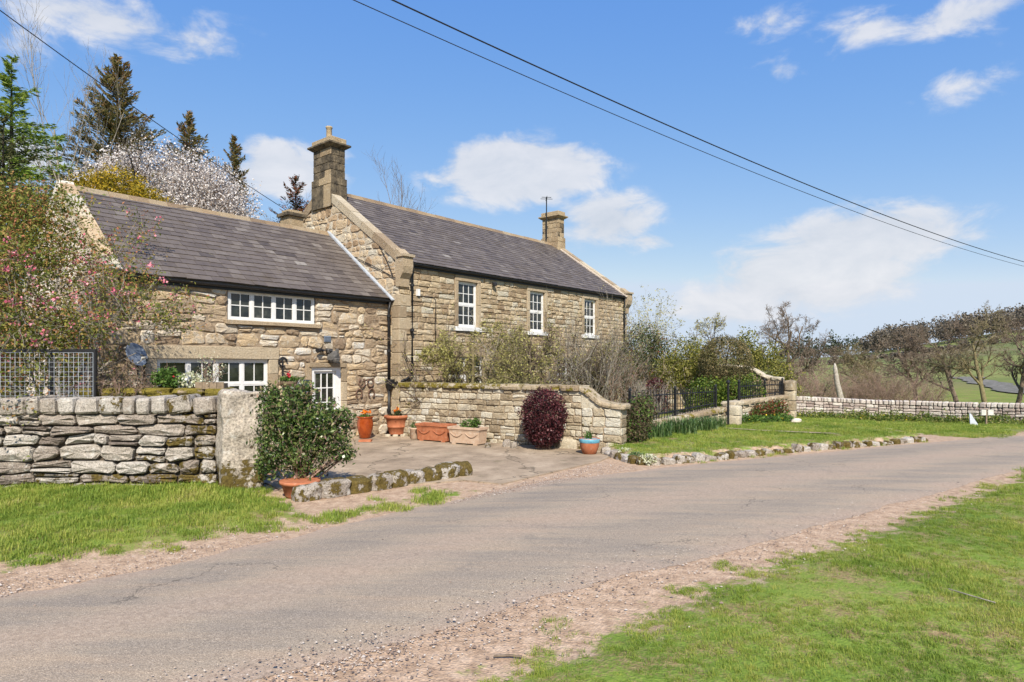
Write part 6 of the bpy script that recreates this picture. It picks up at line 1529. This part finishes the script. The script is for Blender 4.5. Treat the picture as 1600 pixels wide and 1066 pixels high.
for k in range(4): mb = MB(); mb.box(FT, -.24 + .12 * k + .003, -.24 + .12 * (k + 1) - .003, 0, .12, .08, .10); mb.build('front_board', M['wood'], tw)
mb = MB(); mb.box(FT, -.24, .24, 0, .10, -.10, .079); mb.build('box', M['wood'], tw)
twig_bush('planter_shrub', Vector((-5.25, 11.12, LZ + .06)), .5, .55, 24, 'thin twiggy shrub with cream flowers in the wooden planter', 7, 'red', ('creamy', 170, .04), cat='plant', dens=.6, stem_r=.006)
# wire mesh panel
wm = empty('wire_panel', Vector((-9.6, 10.62, 1.40)), .03, 'black framed wire mesh panel standing behind the dry-stone wall', 'fence panel')
PW, PH = 2.62, .80; mb = MB()
for x in (0, PW - .7, PW): m_ = MB(); m_.box(FT, x - .035, x + .035, 0, PH, -.03, .03); m_.build('post', M['black'], wm)
m_ = MB(); m_.box(FT, -.035, PW + .035, PH + .001, PH + .06, -.032, .032); m_.build('top_rail', M['black'], wm)
for k in range(34): mb.tube([(PW * k / 33, -.035, .0), (PW * k / 33, -.035, PH)], .0035, 3, cap=False)
for k in range(11): mb.tube([(0, -.038, PH * k / 10), (PW, -.038, PH * k / 10)], .0035, 3, cap=False)
o = mb.build('wire_mesh', M['lead'], wm); o['kind'] = 'stuff'
# railings
def railing(name, p0, p1, zb0, zb1, zt, nbar, posts, label):
    t = empty(name, Vector((p0[0], p0[1], 0)), 0, label, 'railing'); d = Vector((p1[0] - p0[0], p1[1] - p0[1], 0)); L = d.length; d.normalize()
    bar = MB(); 
    for k in range(nbar):
        f = k / (nbar - 1); b = d * L * f; zb = zb0 + (zb1 - zb0) * f
        if k in posts:
            m_ = MB(); m_.box((b, d, Z, Vector((d.y, -d.x, 0))), -.03, .03, zb - .05, zt + .05, -.03, .03); o = m_.build('post', M['black'], t)
            m_ = MB(); m_.lathe([(.015, 0), (.045, .02), (.038, .06), (.012, .10)], 8, b + Z * (zt + .05)); m_.build('finial', M['black'], o)
        else:
            m_ = MB(); m_.tube([b + Z * (zb - .03), b + Z * (zt + .03)], .012, 5); m_.v.append(b + Z * (zt + .09)); n_ = len(m_.v) - 1
            for q_ in range(5): m_.face([5 + q_, 5 + (q_ + 1) % 5, n_])
            m_.build('bar', M['black'], t)
    for (za, zc) in ((zt - .08, zt - .08), (zb0 + .12, zb1 + .12)):
        m_ = MB(); m_.tube([d * -.02 + Z * za, d * (L + .02) + Z * zc], .016, 4); m_.build('rail', M['black'], t)
qa = LF1[0] + LF1[1] * .20 - LF1[3] * .16; qb = LF1[0] + LF1[1] * (LL1 - .35) - LF1[3] * .16
railing('iron_railing', qa, qb, .50, .72, 1.27, 34, (0, 16, 33), 'longer run of black iron railings on the low front wall')
qa = LF2[0] + LF2[1] * .9 - LF2[3] * .16; qb = LF2[0] + LF2[1] * (LL2 - .05) - LF2[3] * .16
railing('iron_railing', qa, qb, .84, .88, 1.38, 26, (0, 14, 25), 'shorter run of black iron railings ending at the tall end pier')
gpst = empty('gate_post', Vector((6.52, 19.30, .1)), 0, 'slim black iron gate post in the gap of the low wall', 'gate post')
mb = MB(); mb.tube([(0, 0, 0), (0, 0, 1.32)], .035, 8); mb.build('shaft', M['black'], gpst)
mb = MB(); mb.lathe([(.02, 0), (.06, .03), (.06, .07), (.02, .12)], 10, (0, 0, 1.32)); mb.build('cap', M['black'], gpst)
# notice boards by the far wall
q = GR(1541, 23.4); nb = empty('notice_post', q, .1, 'wooden post carrying two small white notice boards by the far wall', 'sign')
mb = MB(); mb.box(FT, -.03, .03, -.1, .58, -.03, .019); mb.build('post', M['wood'], nb)
for (a, b) in ((-.22, -.04), (.04, .26)):
    mb = MB(); mb.box(FT, a, b, .36, .56, .02, .04); mb.build('board', M['wood_sign'], nb)
q = GR(1520, 23.2); tb = MB(); tb.v = [Vector(p) for p in ((-.09, 0, 0), (.19, -.05, -.02), (-.01, .10, .42), (-.06, .09, .42), (-.09, .03, 0), (.19, -.02, -.02), (-.01, .13, .42), (-.06, .12, .42))]
for f in ((0, 1, 2, 3), (7, 6, 5, 4), (0, 4, 5, 1), (1, 5, 6, 2), (2, 6, 7, 3), (3, 7, 4, 0)): tb.face(list(f))
o = tb.build('leaning_board', M['lead'], None); o.location = q + Vector((0, 0, .0)); tag(o, 'pale grey triangular board leaning against the far wall', 'board')
q = GR(1243, 20.5); mb = MB(); mb.rock(q + Vector((0, 0, .05)), (.34, .3, .16), (X_, Y_, Z), random.Random(3), r=1, p=.7); o = mb.build('white_stone', M['pale'], None); tag(o, 'small pale stone on the lawn below the end pier', 'stone')
# overhead wires
def wire(name, a, b, sag, r_, label, n=40):
    mb = MB(); pts = [a.lerp(b, k / n) - Z * sag * 4 * (k / n) * (1 - k / n) for k in range(n + 1)]; mb.tube(pts, r_, 5, cap=False)
    return tag(mb.build(name, M['cable'], None), label, 'cable')
wire('telephone_wire', U(430, 8.2, -86), U(1700, 30, 432), .62, .012, 'upper thicker overhead cable crossing the sky from top left to right')
wire('telephone_wire', U(430, 8.3, -55), U(1700, 30, 437), .62, .007, 'lower thinner overhead cable crossing the sky beside the thick one')
wire('service_cable', U(-60, 11, -28), HM @ Vector((-.05, 4.95, 6.85)), .12, .010, 'single cable coming from the upper left down to the farmhouse gable')

# ================================================================== GRASS
def tuft(name, n, h, spread, seed, mat, w_=.0045, lean=.6):
    rg = np.random.default_rng(seed); V, F = [], []
    for k in range(n):
        az, r0 = rg.uniform(0, 6.28), math.sqrt(rg.random()) * spread; a2 = rg.uniform(0, 6.28); hh = h * rg.uniform(.45, 1.15); l = lean * rg.uniform(.2, 1.2) * hh; s_ = w_ / 2 * rg.uniform(.7, 1.4)
        b = (math.cos(az) * r0, math.sin(az) * r0); d = (math.cos(a2), math.sin(a2)); i = len(V)
        for (f, bd, wd) in ((-.15, 0, 1), (.6, .35, .8), (1, 1, .08)):
            c = (b[0] + d[0] * l * bd, b[1] + d[1] * l * bd); V += [(c[0] + d[1] * s_ * wd, c[1] - d[0] * s_ * wd, hh * f), (c[0] - d[1] * s_ * wd, c[1] + d[0] * s_ * wd, hh * f)]
        F += [(i, i + 1, i + 3, i + 2), (i + 2, i + 3, i + 5, i + 4)]
    me = bpy.data.meshes.new(name); me.from_pydata(V, [], F); me.materials.append(mat)
    at = me.attributes.new('rnd', 'FLOAT', 'FACE'); at.data.foreach_set('value', np.repeat(rg.random(n), 2).astype(np.float32))
    return bpy.data.objects.new(name, me)
def grass_mat(name, stops):
    m, t = material(name); p = t.pos()
    oi = t.n('ShaderNodeObjectInfo').outputs['Random']
    f = t.math('ADD', t.math('MULTIPLY', t.attr('rnd'), .45), t.math('MULTIPLY', oi, .25))
    f = t.math('ADD', f, t.math('MULTIPLY', t.math('SUBTRACT', t.noise(p, .9, 4, .6), .38), 1.25))
    c = t.ramp(f, stops)
    b = t.n('ShaderNodeBsdfPrincipled', {'Base Color': c, 'Roughness': .55, 'Specular IOR Level': .25}); tr = t.n('ShaderNodeBsdfTranslucent', {'Color': c})
    mx = t.n('ShaderNodeMixShader', {0: .35, 1: b.outputs[0], 2: tr.outputs[0]}); t.n('ShaderNodeOutputMaterial', {'Surface': mx.outputs[0]})
    return m
gm_ = grass_mat('grass_blades', [(0, (.085, .15, .02)), (.3, (.16, .245, .032)), (.58, (.265, .325, .05)), (.82, (.40, .385, .09)), (1, (.50, .44, .20))])
TF = [tuft('grass_tuft_a', 40, .045, .085, 1, gm_, lean=1.0), tuft('grass_tuft_b', 36, .034, .09, 2, gm_, lean=1.3), tuft('grass_tuft_c', 30, .065, .075, 3, gm_, lean=1.0)]
def lawn(name, poly, boxes, seed, label, hs=1.0, dens=1.0, extra_out=0.0, patch=False):
    rg = np.random.default_rng(seed); pts = []
    for (x0, x1, y0, y1, dn) in boxes:
        n = int((x1 - x0) * (y1 - y0) * dn * dens); x, y = rg.uniform(x0, x1, n), rg.uniform(y0, y1, n)
        s = sdf(poly, x, y); nz = np.array([mnoise.noise(Vector((a * 1.6, b * 1.6, 3))) + .6 * mnoise.noise(Vector((a * 4.5, b * 4.5, 7))) for a, b in zip(x, y)])
        keep = (s + nz * .62 > .06 + extra_out) & (np.abs(x) < y * .86 + 1.2)
        if patch:
            n2 = np.array([mnoise.noise(Vector((a * .8, b * .8, 21))) + .5 * mnoise.noise(Vector((a * 2.6, b * 2.6, 5))) for a, b in zip(x, y)])
            keep &= (n2 < .30 + .12 * np.clip(s, 0, 3)) | (rg.random(n) < .25)
        pts.append(np.stack([x[keep], y[keep]], -1))
    p = np.concatenate(pts); z = gz_full(p[:, 0], p[:, 1]); V = np.concatenate([p, z[:, None]], 1)
    me = bpy.data.meshes.new(name); me.vertices.add(len(V)); me.vertices.foreach_set('co', V.astype(np.float32).ravel())
    at = me.attributes.new('turn', 'FLOAT', 'POINT'); at.data.foreach_set('value', rg.uniform(0, 6.28, len(V)).astype(np.float32))
    dd = np.clip(p[:, 1] / 9, .8, 1.7)
    nz = np.array([mnoise.noise(Vector((a * .9, b * .9, 11))) for a, b in p]); at = me.attributes.new('size', 'FLOAT', 'POINT'); at.data.foreach_set('value', (hs * rg.uniform(.6, 1.15, len(V)) * (1 + .5 * nz) * dd).astype(np.float32))
    o = link(bpy.data.objects.new(name, me)); tag(o, label, 'grass', kind='stuff'); me.materials.append(gm_)
    ng = bpy.data.node_groups.new(name, 'GeometryNodeTree'); ng.interface.new_socket('Geometry', in_out='INPUT', socket_type='NodeSocketGeometry'); ng.interface.new_socket('Geometry', in_out='OUTPUT', socket_type='NodeSocketGeometry')
    N = ng.nodes; Lk = ng.links; gi_ = N.new('NodeGroupInput'); go = N.new('NodeGroupOutput'); iop = N.new('GeometryNodeInstanceOnPoints'); jn = N.new('GeometryNodeJoinGeometry')
    for tf in TF:
        oi = N.new('GeometryNodeObjectInfo'); oi.inputs['Object'].default_value = tf; oi.inputs['As Instance'].default_value = True; Lk.new(oi.outputs['Geometry'], jn.inputs[0])
    Lk.new(gi_.outputs[0], iop.inputs['Points']); Lk.new(jn.outputs[0], iop.inputs['Instance']); iop.inputs['Pick Instance'].default_value = True
    a1 = N.new('GeometryNodeInputNamedAttribute'); a1.data_type = 'FLOAT'; a1.inputs[0].default_value = 'turn'; cx = N.new('ShaderNodeCombineXYZ'); Lk.new(a1.outputs[0], cx.inputs[2]); Lk.new(cx.outputs[0], iop.inputs['Rotation'])
    a2 = N.new('GeometryNodeInputNamedAttribute'); a2.data_type = 'FLOAT'; a2.inputs[0].default_value = 'size'; Lk.new(a2.outputs[0], iop.inputs['Scale']); Lk.new(iop.outputs[0], go.inputs[0])
    md = o.modifiers.new('grass', 'NODES'); md.node_group = ng
    return len(V)
lawn('near_lawn_grass', G_NEAR, [(-1.5, 8, 2.6, 8, 300), (1.5, 15, 8, 13, 150), (7, 20, 13, 19, 70)], 1, 'short patchy green grass on the near side of the road', .72, patch=True)
lawn('left_verge_grass', G_LEFT, [(-10, -1, 5.5, 10.5, 170)], 2, 'longer bright grass on the verge below the dry-stone wall', 1.35)
lawn('kerbed_lawn_grass', G_RIGHT, [(1.9, 15, 13, 20, 60), (7, 22, 20, 28, 34)], 3, 'mown grass of the raised lawn before the low wall', .75)

# a dead stick and a stick on the near lawn
mb = MB(); q = GR(1514, 5.35); mb.tube([q + Vector((-.06, .16, .03)), q + Vector((0, 0, .035)), q + Vector((.10, -.16, .03))], .006, 5); tag(mb.build('fallen_twig', BK['grey'], None), 'thin dead twig lying on the near lawn', 'twig')
mb = MB(); q = GR(792, 4.35); mb.tube([q + Vector((-.09, .0, .02)), q + Vector((.02, .005, .022)), q + Vector((.10, -.01, .02))], .009, 6); tag(mb.build('broken_stick', BK['brown'], None), 'short brown stick on the bare margin of the road', 'stick')
